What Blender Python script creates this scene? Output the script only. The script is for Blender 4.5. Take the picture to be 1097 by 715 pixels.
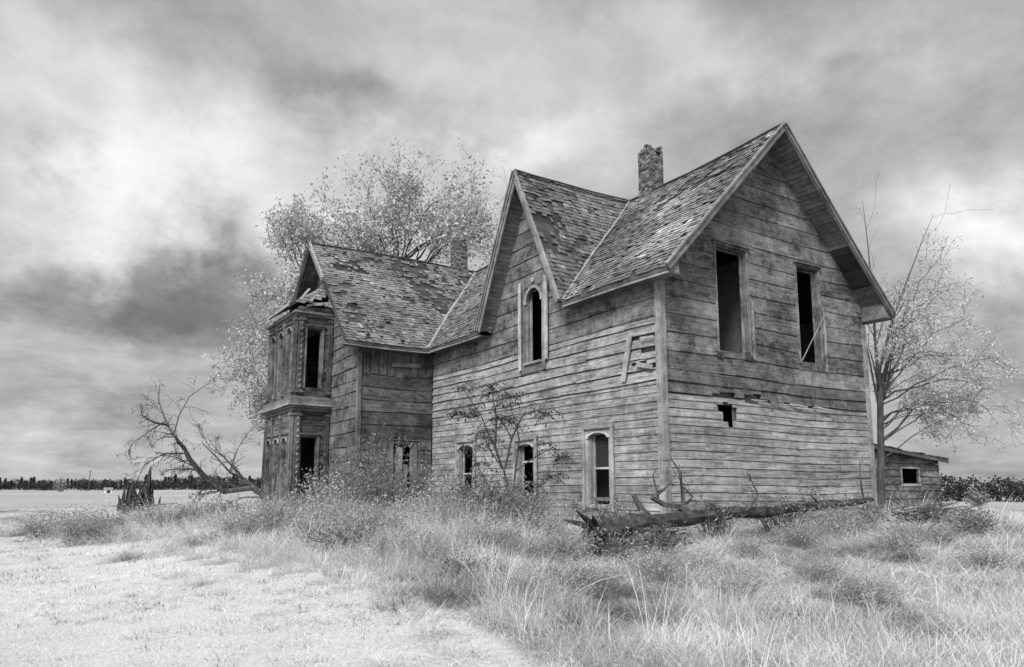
import bpy, math, random
import numpy as np
from mathutils import Vector, noise as mnoise
random.seed(7)
S = bpy.context.scene
C = S.collection
for o in list(bpy.data.objects): bpy.data.objects.remove(o)
PI = math.pi
# ------------------------------------------------------------------ camera
CAMX, CAMY, YAW, PITCH, FPX, PY = -11.10, -11.424, 0.5694, 0.14696, 796.04, 402.72
cd = bpy.data.cameras.new('camera'); cam = bpy.data.objects.new('camera', cd); C.objects.link(cam)
cam.location = (CAMX, CAMY, 0); cam.rotation_euler = (PI/2 + PITCH, 0, -YAW)
cd.lens = FPX/1097*36; cd.sensor_width = 36; cd.shift_y = (PY-357.5)/1097
cd.clip_end = 8000; cd.clip_start = .1
S.camera = cam
# ------------------------------------------------------------------ light
SUN_EL, SUN_AZ = math.radians(44), math.radians(234)      # azimuth clockwise from +Y
w = bpy.data.worlds.new('World'); S.world = w; w.use_nodes = True
nt = w.node_tree; N = nt.nodes; Lk = nt.links
for n in list(N): N.remove(n)
def nd(N, t, **k):
    n = N.new(t)
    for a, b in k.items(): setattr(n, a, b)
    return n
def mth(N, Lk, op, a, b=None, c=None, clamp=False):
    n = nd(N, 'ShaderNodeMath', operation=op); n.use_clamp = clamp
    for i, x in enumerate((a, b, c)):
        if x is None: continue
        if isinstance(x, (int, float)): n.inputs[i].default_value = x
        else: Lk.new(x, n.inputs[i])
    return n.outputs[0]
out = nd(N, 'ShaderNodeOutputWorld'); bg = nd(N, 'ShaderNodeBackground'); Lk.new(bg.outputs[0], out.inputs[0])
sky = nd(N, 'ShaderNodeTexSky', sky_type='NISHITA'); sky.sun_disc = False
sky.sun_elevation = SUN_EL; sky.sun_rotation = SUN_AZ
bw = nd(N, 'ShaderNodeRGBToBW'); Lk.new(sky.outputs[0], bw.inputs[0])
tc = nd(N, 'ShaderNodeTexCoord'); sep = nd(N, 'ShaderNodeSeparateXYZ'); Lk.new(tc.outputs['Generated'], sep.inputs[0])
def pixdir(px, py):
    F = Vector((math.sin(YAW), math.cos(YAW), 0)); R = Vector((math.cos(YAW), -math.sin(YAW), 0)); U = Vector((0, 0, 1))
    F2 = F*math.cos(PITCH)+U*math.sin(PITCH); U2 = U*math.cos(PITCH)-F*math.sin(PITCH)
    return F2 + R*((px-548.5)/FPX) - U2*((py-PY)/FPX)
def cam_az(px): d = pixdir(px, 526); return math.atan2(d.x, d.y)
zc = mth(N, Lk, 'ADD', mth(N, Lk, 'MAXIMUM', sep.outputs[2], 0.0), 0.22)
cx_ = mth(N, Lk, 'DIVIDE', sep.outputs[0], zc); cy_ = mth(N, Lk, 'DIVIDE', sep.outputs[1], zc)
comb = nd(N, 'ShaderNodeCombineXYZ'); Lk.new(cx_, comb.inputs[0]); Lk.new(cy_, comb.inputs[1])
def wnoise(scale, detail, rough, off, dist=0.0):
    mp = nd(N, 'ShaderNodeMapping'); mp.inputs['Location'].default_value = off; Lk.new(comb.outputs[0], mp.inputs[0])
    n = nd(N, 'ShaderNodeTexNoise'); n.inputs['Scale'].default_value = scale; n.inputs['Detail'].default_value = detail
    n.inputs['Roughness'].default_value = rough; n.inputs['Distortion'].default_value = dist
    Lk.new(mp.outputs[0], n.inputs[0]); return n.outputs[0]
n1 = wnoise(1.3, 8, .56, (3.1, 1.7, 0), .5); n2 = wnoise(3.4, 8, .66, (7.3, 2.2, 5), .2)
# cloud brightness (about a mean) : two octaves of billow + the large bright and dark banks of this sky
val = mth(N, Lk, 'ADD', mth(N, Lk, 'MULTIPLY', mth(N, Lk, 'SUBTRACT', n1, .5), .65), mth(N, Lk, 'MULTIPLY', mth(N, Lk, 'SUBTRACT', n2, .5), .56))
val = mth(N, Lk, 'ADD', val, .47)
# wobble the direction so the banks get ragged edges
wob = nd(N, 'ShaderNodeTexNoise'); wob.inputs['Scale'].default_value = 5.5; wob.inputs['Detail'].default_value = 9; wob.inputs['Roughness'].default_value = .58
Lk.new(tc.outputs['Generated'], wob.inputs[0])
wv = nd(N, 'ShaderNodeVectorMath', operation='SUBTRACT'); Lk.new(wob.outputs['Color'], wv.inputs[0]); wv.inputs[1].default_value = (.5, .5, .5)
ws = nd(N, 'ShaderNodeVectorMath', operation='SCALE'); Lk.new(wv.outputs[0], ws.inputs[0]); ws.inputs['Scale'].default_value = .34
wd = nd(N, 'ShaderNodeVectorMath', operation='ADD'); Lk.new(tc.outputs['Generated'], wd.inputs[0]); Lk.new(ws.outputs[0], wd.inputs[1])
BANKS = [  # px, py, half width x, half height y (px), strength
    (140, 195, 120, 55, .46), (90, 60, 110, 45, .24), (560, 160, 80, 38, .34), (1050, 262, 75, 42, .50), (640, 60, 200, 35, .16), (930, 60, 200, 25, .08),
    (400, 105, 95, 36, -.24), (45, 148, 30, 18, -.2), (110, 310, 150, 38, -.27), (215, 350, 60, 60, -.12), (950, 110, 190, 50, -.07),
    (95, 462, 110, 16, .13), (260, 60, 80, 30, -.08), (1060, 430, 60, 80, -.10), (760, 90, 70, 30, .1), (700, 185, 90, 60, .10), (150, 450, 160, 40, -.06),(360, 245, 130, 60, .20)]
for px, py, hx, hy, st in BANKS:
    d = pixdir(px, py).normalized(); rt = Vector((d.y, -d.x, 0)).normalized(); up = rt.cross(d)
    def dotn(v):
        n = nd(N, 'ShaderNodeVectorMath', operation='DOT_PRODUCT'); Lk.new(wd.outputs[0], n.inputs[0]); n.inputs[1].default_value = v; return n.outputs['Value']
    a = mth(N, Lk, 'MULTIPLY', dotn(rt), FPX/hx); b = mth(N, Lk, 'MULTIPLY', dotn(up), FPX/hy)
    r2 = mth(N, Lk, 'ADD', mth(N, Lk, 'MULTIPLY', a, a), mth(N, Lk, 'MULTIPLY', b, b))
    g = mth(N, Lk, 'MULTIPLY', mth(N, Lk, 'POWER', 2.718, mth(N, Lk, 'MULTIPLY', r2, -.8)), st)
    g = mth(N, Lk, 'MULTIPLY', g, mth(N, Lk, 'GREATER_THAN', dotn(d), 0))
    val = mth(N, Lk, 'ADD', val, g)
val = mth(N, Lk, 'SMOOTH_MAX', val, .13, .18)
# overcast dome: the zenith and the sunward half behind the viewer are the brightest
def ramp(x, a, b, lo, hi):
    r = nd(N, 'ShaderNodeMapRange', interpolation_type='SMOOTHSTEP'); r.inputs[1].default_value = a; r.inputs[2].default_value = b; r.inputs[3].default_value = lo; r.inputs[4].default_value = hi; Lk.new(x, r.inputs[0]); return r.outputs[0]
sw = nd(N, 'ShaderNodeVectorMath', operation='DOT_PRODUCT'); Lk.new(tc.outputs['Generated'], sw.inputs[0]); sw.inputs[1].default_value = (math.sin(SUN_AZ), math.cos(SUN_AZ), .25)
dome = mth(N, Lk, 'MAXIMUM', ramp(sep.outputs[2], .6, .92, 1.0, 3.2), ramp(sw.outputs['Value'], .1, .9, 1.0, 3.2))
cl = mth(N, Lk, 'MULTIPLY', mth(N, Lk, 'MULTIPLY', val, dome), 4.4)
mixv = mth(N, Lk, 'ADD', mth(N, Lk, 'MULTIPLY', cl, .94), mth(N, Lk, 'MULTIPLY', bw.outputs[0], .06))
Lk.new(mixv, bg.inputs[0]); bg.inputs[1].default_value = .12
sd = bpy.data.lights.new('sun', 'SUN'); sd.energy = 2.6; sd.angle = math.radians(18); sd.color = (1, 1, 1)
so = bpy.data.objects.new('sun', sd); C.objects.link(so)
sdir = Vector((math.sin(SUN_AZ)*math.cos(SUN_EL), math.cos(SUN_AZ)*math.cos(SUN_EL), math.sin(SUN_EL)))
so.rotation_euler = sdir.to_track_quat('Z', 'Y').to_euler(); so.location = (-20, -10, 30)
S.view_settings.view_transform = 'Standard'; S.view_settings.look = 'None'
S.view_settings.exposure = 0.95; S.view_settings.gamma = 1
S.render.engine = 'CYCLES'; S.cycles.max_bounces = 5; S.cycles.diffuse_bounces = 3; S.cycles.transparent_max_bounces = 6

# ------------------------------------------------------------------ materials
def newmat(name, rough=.85):
    m = bpy.data.materials.new(name); m.use_nodes = True
    n = m.node_tree.nodes; b = n['Principled BSDF']; b.inputs['Roughness'].default_value = rough
    b.inputs['Specular IOR Level'].default_value = .25
    return m, n, m.node_tree.links, b
def grey(v): return (v, v, v, 1)
def wood(name, lo, hi, fleck=.0, bump=.35, blotch=.35, rough=.85, streak=2.2):
    m, n, l, b = newmat(name, rough)
    at = nd(n, 'ShaderNodeAttribute', attribute_name='grain'); tn = nd(n, 'ShaderNodeAttribute', attribute_name='tone')
    def ns(scale, det, sc, src=at.outputs['Vector'], r=.6):
        mp = nd(n, 'ShaderNodeMapping'); mp.inputs['Scale'].default_value = sc; l.new(src, mp.inputs[0])
        t = nd(n, 'ShaderNodeTexNoise'); t.inputs['Scale'].default_value = scale; t.inputs['Detail'].default_value = det; t.inputs['Roughness'].default_value = r
        l.new(mp.outputs[0], t.inputs[0]); return t.outputs[0]
    g1 = ns(1, 5, (1.4, 26, 1)); g2 = ns(1, 4, (5, 90, 1), r=.7)
    o = nd(n, 'ShaderNodeTexCoord').outputs['Object']
    bl = ns(.9, 7, (1, 1, 1.6), o, .65); bl2 = ns(5, 6, (1, 1, 1), o, .75)
    v = mth(n, l, 'ADD', mth(n, l, 'MULTIPLY', g1, .55), mth(n, l, 'MULTIPLY', g2, .45))
    v = mth(n, l, 'MULTIPLY_ADD', mth(n, l, 'SUBTRACT', v, .5), streak, .5)
    v = mth(n, l, 'ADD', v, mth(n, l, 'MULTIPLY', mth(n, l, 'SUBTRACT', bl, .5), blotch*4))
    v = mth(n, l, 'ADD', v, mth(n, l, 'MULTIPLY', mth(n, l, 'SUBTRACT', bl2, .5), blotch*3.2), clamp=True)
    rmp = nd(n, 'ShaderNodeMapRange'); rmp.inputs['To Min'].default_value = lo; rmp.inputs['To Max'].default_value = hi
    l.new(v, rmp.inputs[0])
    col = mth(n, l, 'MULTIPLY', rmp.outputs[0], tn.outputs['Fac'])
    if fleck:
        fl = ns(9, 5, (.5, 1, 1), o, .8); f = nd(n, 'ShaderNodeMapRange'); f.inputs[1].default_value = .56; f.inputs[2].default_value = .62
        l.new(fl, f.inputs[0]); col = mth(n, l, 'ADD', col, mth(n, l, 'MULTIPLY', f.outputs[0], fleck))
    l.new(col, b.inputs['Base Color'])
    bp = nd(n, 'ShaderNodeBump'); bp.inputs['Strength'].default_value = bump; bp.inputs['Distance'].default_value = .012
    l.new(mth(n, l, 'ADD', v, g2), bp.inputs['Height']); l.new(bp.outputs[0], b.inputs['Normal'])
    return m
M = {}
M['siding'] = wood('weathered siding', .06, .34, .0, .6, .42, streak=3.2)
M['rough'] = wood('rough bare siding', .025, .245, .05, .9, .6, streak=2.4)
M['trim'] = wood('faded trim', .09, .34, .02, .5, .5)
M['darkwood'] = wood('dark old wood', .03, .13, .0, .5, .4)
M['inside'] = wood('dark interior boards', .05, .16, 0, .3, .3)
M['shingle'] = wood('cedar shingle', .045, .25, .0, .5, .35)
def simple(name, lo, hi, scale, stretch=(1, 1, 1), bump=.4, rough=.9, dist=.02, detail=6, c0=.35, c1=.65, rand=0.0, trans=0.0):
    m, n, l, b = newmat(name, rough)
    o = nd(n, 'ShaderNodeTexCoord').outputs['Object']; mp = nd(n, 'ShaderNodeMapping'); mp.inputs['Scale'].default_value = stretch; l.new(o, mp.inputs[0])
    t = nd(n, 'ShaderNodeTexNoise'); t.inputs['Scale'].default_value = scale; t.inputs['Detail'].default_value = detail; t.inputs['Roughness'].default_value = .65
    l.new(mp.outputs[0], t.inputs[0])
    r = nd(n, 'ShaderNodeMapRange'); r.inputs[1].default_value = c0; r.inputs[2].default_value = c1; r.inputs[3].default_value = lo; r.inputs[4].default_value = hi
    l.new(t.outputs[0], r.inputs[0]); col = r.outputs[0]
    if rand:
        oi = nd(n, 'ShaderNodeObjectInfo'); col = mth(n, l, 'MULTIPLY', col, mth(n, l, 'MULTIPLY_ADD', oi.outputs['Random'], rand*2, 1-rand))
    at = nd(n, 'ShaderNodeAttribute', attribute_name='tone')
    if bump < 0 or trans:
        col = mth(n, l, 'MULTIPLY', col, at.outputs['Fac'])
    l.new(col, b.inputs['Base Color'])
    if bump > 0:
        bp = nd(n, 'ShaderNodeBump'); bp.inputs['Strength'].default_value = bump; bp.inputs['Distance'].default_value = dist
        l.new(t.outputs[0], bp.inputs['Height']); l.new(bp.outputs[0], b.inputs['Normal'])
    if trans:
        tr = nd(n, 'ShaderNodeBsdfTranslucent'); l.new(col, tr.inputs[0]); mx = nd(n, 'ShaderNodeMixShader'); mx.inputs[0].default_value = trans
        l.new(b.outputs[0], mx.inputs[1]); l.new(tr.outputs[0], mx.inputs[2]); l.new(mx.outputs[0], n['Material Output'].inputs[0])
    return m
M['bark'] = simple('dark bark', .025, .09, 9, (1, 1, .25), .7)
M['darkstem'] = simple('dark stems', .02, .06, 9, bump=.2)
M['twig'] = simple('thin twigs', .05, .13, 9, (1, 1, 1), .2)
M['logbark'] = simple('rotten log bark', .012, .06, 7, (1, 1, 1), 1.0, dist=.05)
M['leafpale'] = simple('pale tree leaf', .26, .50, 2.5, bump=0, trans=.35)
M['leafbright'] = simple('bright feathery leaf', .34, .60, 2.5, bump=0, trans=.4)
M['weedpale'] = simple('pale weed leaves', .22, .40, 2.5, bump=0, trans=.4, rand=.15)
M['leafmid'] = simple('mid leaf', .10, .24, 2.5, bump=0, trans=.3)
M['leafdark'] = simple('dark shrub leaf', .04, .12, 2.0, bump=0, trans=.25)
M['fartree'] = simple('distant foliage', .02, .05, 1.2, bump=0, trans=.15)
M['fartreepale'] = simple('distant pale foliage', .12, .24, 1.2, bump=0, trans=.15)
M['grass'] = simple('dry tall grass', .50, .78, 1.3, bump=0, rand=.22, trans=.4)
M['grassdark'] = simple('green undergrowth grass', .14, .30, 1.3, bump=0, rand=.25, trans=.3)
M['mown'] = simple('mown grass blades', .50, .76, 1.3, bump=0, rand=.18, trans=.35)
M['stalk'] = simple('bleached grass stalks', .6, .85, 1.3, bump=0, rand=.15, trans=.3)
M['whitepaint'] = simple('white paint', .5, .7, 3, bump=.1)
M['metal'] = simple('galvanised flashing', .10, .24, 6, bump=.2, rough=.5)
M['glass'], n_, l_, b_ = newmat('dirty glass', .12)
b_.inputs['Base Color'].default_value = grey(.25); b_.inputs['Alpha'].default_value = .10; b_.inputs['Specular IOR Level'].default_value = .6
# brick
m, n, l, b = newmat('old brick'); M['brick'] = m
at = nd(n, 'ShaderNodeAttribute', attribute_name='tone'); o = nd(n, 'ShaderNodeTexCoord').outputs['Object']
t = nd(n, 'ShaderNodeTexNoise'); t.inputs['Scale'].default_value = 14; t.inputs['Detail'].default_value = 6; l.new(o, t.inputs[0])
l.new(mth(n, l, 'MULTIPLY', mth(n, l, 'MULTIPLY_ADD', t.outputs[0], .3, .03), at.outputs['Fac']), b.inputs['Base Color'])
bp = nd(n, 'ShaderNodeBump'); bp.inputs['Distance'].default_value = .01; l.new(t.outputs[0], bp.inputs['Height']); l.new(bp.outputs[0], b.inputs['Normal'])
# ground
m, n, l, b = newmat('dry grass ground', .95); M['ground'] = m; gt_ = nd(n, 'ShaderNodeAttribute', attribute_name='tone')
o = nd(n, 'ShaderNodeTexCoord').outputs['Object']
def gn(sc, det, r=.65, st=(1, 1, 1)):
    mp = nd(n, 'ShaderNodeMapping'); mp.inputs['Scale'].default_value = st; l.new(o, mp.inputs[0])
    t = nd(n, 'ShaderNodeTexNoise'); t.inputs['Scale'].default_value = sc; t.inputs['Detail'].default_value = det; t.inputs['Roughness'].default_value = r; l.new(mp.outputs[0], t.inputs[0]); return t.outputs[0]
a = gn(34, 8, .8); b2 = gn(.35, 6); c = gn(.02, 5, .6, (1, 1, 1)); 
v = mth(n, l, 'ADD', mth(n, l, 'MULTIPLY', mth(n, l, 'SUBTRACT', a, .5), 1.8), mth(n, l, 'MULTIPLY', mth(n, l, 'SUBTRACT', b2, .5), .5))
v = mth(n, l, 'ADD', v, mth(n, l, 'MULTIPLY', mth(n, l, 'SUBTRACT', c, .5), .9))
v = mth(n, l, 'ADD', v, .5, clamp=True)
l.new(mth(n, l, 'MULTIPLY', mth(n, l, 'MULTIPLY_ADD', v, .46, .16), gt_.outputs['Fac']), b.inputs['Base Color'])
bp = nd(n, 'ShaderNodeBump'); bp.inputs['Distance'].default_value = .05; bp.inputs['Strength'].default_value = .6; l.new(a, bp.inputs['Height']); l.new(bp.outputs[0], b.inputs['Normal'])

# ------------------------------------------------------------------ mesh builder
def V(*a): return Vector(a)
class MB:
    def __init__(s): s.v = []; s.f = []; s.t = []; s.g = []; s.smooth = False
    def add(s, vs, fs, tone=1., grain=None):
        b = len(s.v); s.v += [tuple(x) for x in vs]; s.f += [tuple(i+b for i in f) for f in fs]
        s.t += [tone]*len(vs); s.g += grain if grain else [(x[0], x[1]+x[2], 0) for x in vs]
    def box(s, p, ax, ay, az, tone=1.):
        """p corner, ax length (grain) vector, ay width, az thickness"""
        p, ax, ay, az = Vector(p), Vector(ax), Vector(ay), Vector(az)
        if ax.length > 1.5:      # long pieces follow the sag of the building
            n = int(ax.length/.8)+1; secs = []; g = []; r = random.uniform(0, 50)
            for i in range(n+1):
                q = p+ax*(i/n)+(V(random.uniform(-1, 1), random.uniform(-1, 1), random.uniform(-1, 1))*.007 if 0 < i < n else V(0, 0, 0)); secs.append([q, q+ay, q+ay+az, q+az]); al = ax.length*i/n+r
                g += [(al, r, r), (al, r+ay.length, r), (al, r+ay.length+az.length, r), (al, r-az.length, r)]
            if ax.cross(ay).dot(az) > 0: secs = [[a, d, c, b] for a, b, c, d in secs]
            s.loft(secs, tone, g); return
        vs = []; g = []; r = random.uniform(0, 50); r2 = random.uniform(0, 50)
        for i in (0, 1):
            for j in (0, 1):
                for k in (0, 1):
                    vs.append(p+ax*i+ay*j+az*k); g.append((r+ax.length*i, r2+ay.length*j+az.length*k, r))
        fs = [(0, 1, 3, 2), (4, 6, 7, 5), (0, 4, 5, 1), (2, 3, 7, 6), (0, 2, 6, 4), (1, 5, 7, 3)]
        if ax.cross(ay).dot(az) < 0: fs = [f[::-1] for f in fs]
        s.add(vs, fs, tone, g)
    def beam(s, p0, p1, wv, tv, tone=1.):
        """centred bar from p0 to p1, width vector wv, thickness vector tv"""
        p0, p1, wv, tv = Vector(p0), Vector(p1), Vector(wv), Vector(tv)
        s.box(p0-wv/2-tv/2, p1-p0, wv, tv, tone)
    def poly(s, pts, depth, tone=1.):
        """extruded polygon"""
        n = len(pts); d = Vector(depth); vs = [Vector(p) for p in pts]+[Vector(p)+d for p in pts]
        fs = [tuple(range(n))[::-1], tuple(range(n, 2*n))]+[(i, (i+1) % n, n+(i+1) % n, n+i) for i in range(n)]
        s.add(vs, fs, tone)
    def loft(s, secs, tone=1., grain=None, cap=True):
        k = len(secs[0]); vs = [p for sc in secs for p in sc]; fs = []
        for i in range(len(secs)-1):
            for j in range(k):
                a = i*k+j; b = i*k+(j+1) % k; fs.append((a, b, b+k, a+k))
        if cap: fs += [tuple(range(k))[::-1], tuple((len(secs)-1)*k+j for j in range(k))]
        s.add(vs, fs, tone, grain)
    def tube(s, pts, rads, k=6, tone=1., rough=0.):
        pts = [Vector(p) for p in pts]; secs = []; ref = None
        for i, p in enumerate(pts):
            d = (pts[min(i+1, len(pts)-1)]-pts[max(i-1, 0)])
            if d.length < 1e-6: d = V(0, 0, 1)
            d.normalize()
            if ref is None: ref = d.orthogonal().normalized()
            x = (ref-d*ref.dot(d))
            if x.length < 1e-4: x = d.orthogonal()
            x.normalize(); y = d.cross(x); ref = x
            secs.append([p+(x*math.cos(2*PI*j/k)+y*math.sin(2*PI*j/k))*rads[i]*(1+random.uniform(-rough, rough)) for j in range(k)])
        s.loft(secs, tone)
    def build(s, name, mat, parent=None, warp=None, smooth=False):
        me = bpy.data.meshes.new(name)
        vs = s.v if warp is None else [warp(p) for p in s.v]
        me.from_pydata(vs, [], s.f)
        a = me.attributes.new('tone', 'FLOAT', 'POINT'); a.data.foreach_set('value', s.t)
        g = me.attributes.new('grain', 'FLOAT_VECTOR', 'POINT'); g.data.foreach_set('vector', np.array(s.g, dtype=np.float32).ravel())
        if smooth: me.polygons.foreach_set('use_smooth', [True]*len(me.polygons))
        me.materials.append(M[mat] if isinstance(mat, str) else mat); me.update()
        o = bpy.data.objects.new(name, me); C.objects.link(o)
        if parent is not None:
            o.parent = parent; root = parent
            while root.parent: root = root.parent
            if root.location.length > 0:   # meshes are built in world space: shift into the thing's frame
                if parent == root or parent.parent is not None or True:
                    if parent == root: o.location = -root.location
        return o
def tag(o, label=None, cat=None, group=None, kind=None):
    if label: o['label'] = label
    if cat: o['category'] = cat
    if group: o['group'] = group
    if kind: o['kind'] = kind
    return o
def thing(name, label, cat, loc=(0, 0, 0), group=None):
    o = bpy.data.objects.new(name, None); C.objects.link(o); o.location = loc; o.empty_display_size = .3
    return tag(o, label, cat, group)
def P(px, py, ax, v):
    """photo measurement -> world point on the plane axis ax = v"""
    d = pixdir(px, py); o = Vector((CAMX, CAMY, 0)); t = (v-o[ax])/d[ax]; return o+d*t
def PD(px, py, D):
    d = pixdir(px, py); F = Vector((math.sin(YAW), math.cos(YAW), 0)); return Vector((CAMX, CAMY, 0))+d*(D/d.dot(F))
def sm(x): x = max(0, min(1, x)); return x*x*(3-2*x)
def ground(x, y):
    dx = max(-5.5-x, 0, x-8.5); dy = max(-.5-y, 0, y-19); d = math.hypot(dx, dy)
    h = -1.62+.66*sm(1-d/6.5)
    dc = math.hypot(x-CAMX, y-CAMY)
    h += .07*mnoise.noise(V(x*.35, y*.35, 3))*min(1, dc/8)
    if dc > 60: h += .25*mnoise.noise(V(x*.01, y*.01, 9))*min(1, (dc-60)/100)-.25*min(1, (dc-60)/100)
    return h

# ------------------------------------------------------------------ ground
def edge(y):    # x of the border between mown and tall grass
    return float(np.interp(y, [-12, -5.6, -3.9, -1.4, 6.4, 17.1, 22, 60], [-7.6, -7.3, -7.25, -7.7, -8.2, -11.0, -14, -30]))
def make_ground():
    mb = MB(); rings = [0]+list(np.geomspace(1.0, 4000, 110)); k = 150
    vs = []
    for r in rings[1:]:
        for j in range(k):
            a = 2*PI*j/k; x = CAMX+r*math.cos(a); y = CAMY+r*math.sin(a); vs.append((x, y, ground(x, y)))
    fs = []
    for i in range(len(rings)-2):
        for j in range(k): fs.append((i*k+j, (i+1)*k+j, (i+1)*k+(j+1) % k, i*k+(j+1) % k))
    c = len(vs); vs.append((CAMX, CAMY, ground(CAMX, CAMY))); fs += [(c, j, (j+1) % k) for j in range(k)]
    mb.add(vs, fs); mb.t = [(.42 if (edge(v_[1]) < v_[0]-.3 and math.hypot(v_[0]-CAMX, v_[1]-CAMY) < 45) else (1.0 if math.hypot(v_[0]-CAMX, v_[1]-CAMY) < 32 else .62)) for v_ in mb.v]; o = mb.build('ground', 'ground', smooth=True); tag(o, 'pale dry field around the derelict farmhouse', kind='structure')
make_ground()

# ================================================================== FARMHOUSE
W, E, R, OG, OS = 7.4, 4.5, 8.73, .64, .41
RX = W/2; K = (R-E)/(RX+OS)
WY, WX, WR, WYB = 10.82, -2.6, 14.45, 18.08        # wing: front wall y, end wall x, ridge y, back y
WG = -3.25                                         # end of the wing roof
DY, DH = 5.0, 2.02                                 # cross gable centre and half width
house = thing('farmhouse', 'large derelict two-storey wooden farmhouse with steep shingled gables standing in tall grass', 'farmhouse', (3, 5, -1))
def warp(p):
    x, y, z = p; h = max(0, min(1, (z+1)/5))
    dz = .028*math.sin(.8*x+.5*y+.6)+.007*math.sin(2.1*x-1.3*y+z*.6)-.11*max(0, (z-6)/2.7)*math.sin(min(1, max(0, (y+.6)/13))*PI)
    dn = .02*math.sin(1.1*z+.8*(x+y))
    return (x+dn*.8, y+dn*.8, z+dz)
def board(mb, mp, b0, t0, b1, t1, zb, zt, lip, th, tone, jit=.006, seg=1.0):
    """one siding board; mp(u, z, n) -> world; n>0 outward. b/t = u at the bottom/top of each end"""
    L = max(abs(b1-b0), abs(t1-t0)); n = max(1, int(L/seg)); ph = random.uniform(0, 20); secs = []; gr = []; r = random.uniform(0, 60); bow = random.uniform(-1, 1)*jit
    for i in range(n+1):
        s = i/n; ub = b0+(b1-b0)*s; ut = t0+(t1-t0)*s
        jz = jit*math.sin(ph+ub*1.7)+random.uniform(-1, 1)*jit*.35; jn = bow*math.sin(s*PI)+random.uniform(0, 1)*jit*.5
        if i in (0, n): jn += random.uniform(0, 1)*jit*.8
        secs.append([mp(ub, zb+jz, lip+th*.5+jn), mp(ut, zt+jz*.6, th*.5+jn*.4), mp(ut, zt+jz*.6, -th*.5), mp(ub, zb+jz, -th*.5)])
        gr += [(ub+r, 0+r, r), (ut+r, zt-zb+r, r), (ut+r, zt-zb+r+.02, r), (ub+r, r-.02, r)]
    mb.loft(secs, tone, gr)
def siding(mb, mp, courses, ul, ur, openings, tonef, gap=.008, lip=.02, th=.02, jit=.006, maxlen=4.2, seg=1.0, miss=None):
    """courses: list of z edges; ul/ur(z) wall outline"""
    for zb, zt in zip(courses[:-1], courses[1:]):
        z1 = zt-gap; mid = (zb+zt)/2
        if ur(mid)-ul(mid) < .05: continue
        cuts = sorted([o for o in openings if o[2] < z1-.01 and o[3] > zb+.01])
        # free intervals
        def lay(lo, hi, za, zbb, slant=(False, False)):
            if hi-lo < .03 or zbb-za < .012: return
            x = lo; joints = []
            x = lo+random.uniform(.6, maxlen)
            while x < hi-.5: joints.append(x); x += random.uniform(maxlen*.4, maxlen)
            e = [lo]+joints+[hi]
            for a, b in zip(e[:-1], e[1:]):
                if miss and miss((a+b)/2, (za+zbb)/2, b-a): continue
                ab, at_ = a, a; bb, bt = b, b
                if a == lo and slant[0]: ab, at_ = ul(za), ul(zbb)
                if b == hi and slant[1]: bb, bt = ur(za), ur(zbb)
                if a != lo: ab = at_ = a+.003
                board(mb, mp, ab, at_, bb, bt, za, zbb, lip, th, tonef((a+b)/2, (za+zbb)/2), jit, seg)
        cur = ul(mid); first = True
        for o in cuts:
            if o[0] > cur: lay(cur, o[0], zb, z1, (first, False))
            if o[2] > zb+.02: lay(max(o[0], cur), o[1], zb, o[2])
            if o[3] < z1-.02: lay(max(o[0], cur), o[1], o[3], z1)
            cur = max(cur, o[1]); first = False
        lay(cur, ur(mid), zb, z1, (first, True))
def courses(z0, z1, h, j=.0):
    r = [z0]
    while r[-1] < z1-.02: r.append(min(z1, r[-1]+h*random.uniform(1-j, 1+j)))
    return r
def tone(a, b): return lambda u, z: random.uniform(a, b)
cst = lambda c: (lambda z: c)
mpY = lambda u, z, n: V(u, -n, z)                 # wall y=0 facing -Y
mpX = lambda u, z, n: V(-n, u, z)                 # wall x=0 facing -X
mpW = lambda u, z, n: V(u, WY-n, z)
mpE = lambda u, z, n: V(WX-n, u, z)
BOT = -1.25
# ---- front gable wall (y=0)
OP_G = [(1.75, 2.80, 3.02, 5.50), (4.66, 5.54, 3.08, 5.50)]
gl = lambda z: max(.02, (z+.10-E)/K-OS)
gr_ = lambda z: min(W-.02, W+OS-(z+.10-E)/K)
mb = MB()
def holeA(u, z): return None
holes = [(1.62, 1.80, 1.62, 1.78), (1.80, 1.97, 1.40, 1.84), (1.97, 2.14, 1.27, 1.80), (2.14, 2.27, 1.46, 1.74), (2.55, 3.05, 1.86, 1.93)]
siding(mb, mpY, courses(BOT, 1.94, .182, .03), cst(.13), cst(W-.1), holes, lambda u, z: random.uniform(.86, 1.15)*(1.05 if z < 1.6 else .95), gap=.010, lip=.015, jit=.003)
lowsid = mb
mb.build('wall', 'siding', house, warp)
mb = MB()
siding(mb, mpY, [1.955, 2.2, 2.47], cst(.13), cst(W-.1), [(1.45, 1.7, 1.95, 2.0), (1.7, 2.2, 1.95, 2.05), (2.5, 2.8, 1.95, 2.04), (2.8, 3.1, 1.95, 2.11), (3.1, 3.4, 1.95, 2.0), (3.9, 4.3, 1.95, 1.99)], tone(.55, .8), gap=.012, lip=.03, jit=.014)
siding(mb, mpY, courses(2.47, R-.25, .40, .10), gl, gr_, OP_G, lambda u, z: random.uniform(.68, 1.1), gap=.010, lip=.012, jit=.012)
mb.build('wall', 'rough', house, warp)
# pale torn strip and splinters under the band
mb = MB()
for i in range(16):
    u = random.uniform(2.6, 5.2); mb.box((u, -.06, 1.9+random.uniform(-.05, .07)), (random.uniform(.2, .7), random.uniform(-.03, .01), random.uniform(-.05, .03)), (0, 0, random.uniform(.012, .03)), (0, -.01, 0), random.uniform(1.0, 1.4))
mb.build('torn_board', 'trim', house, warp)
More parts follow.
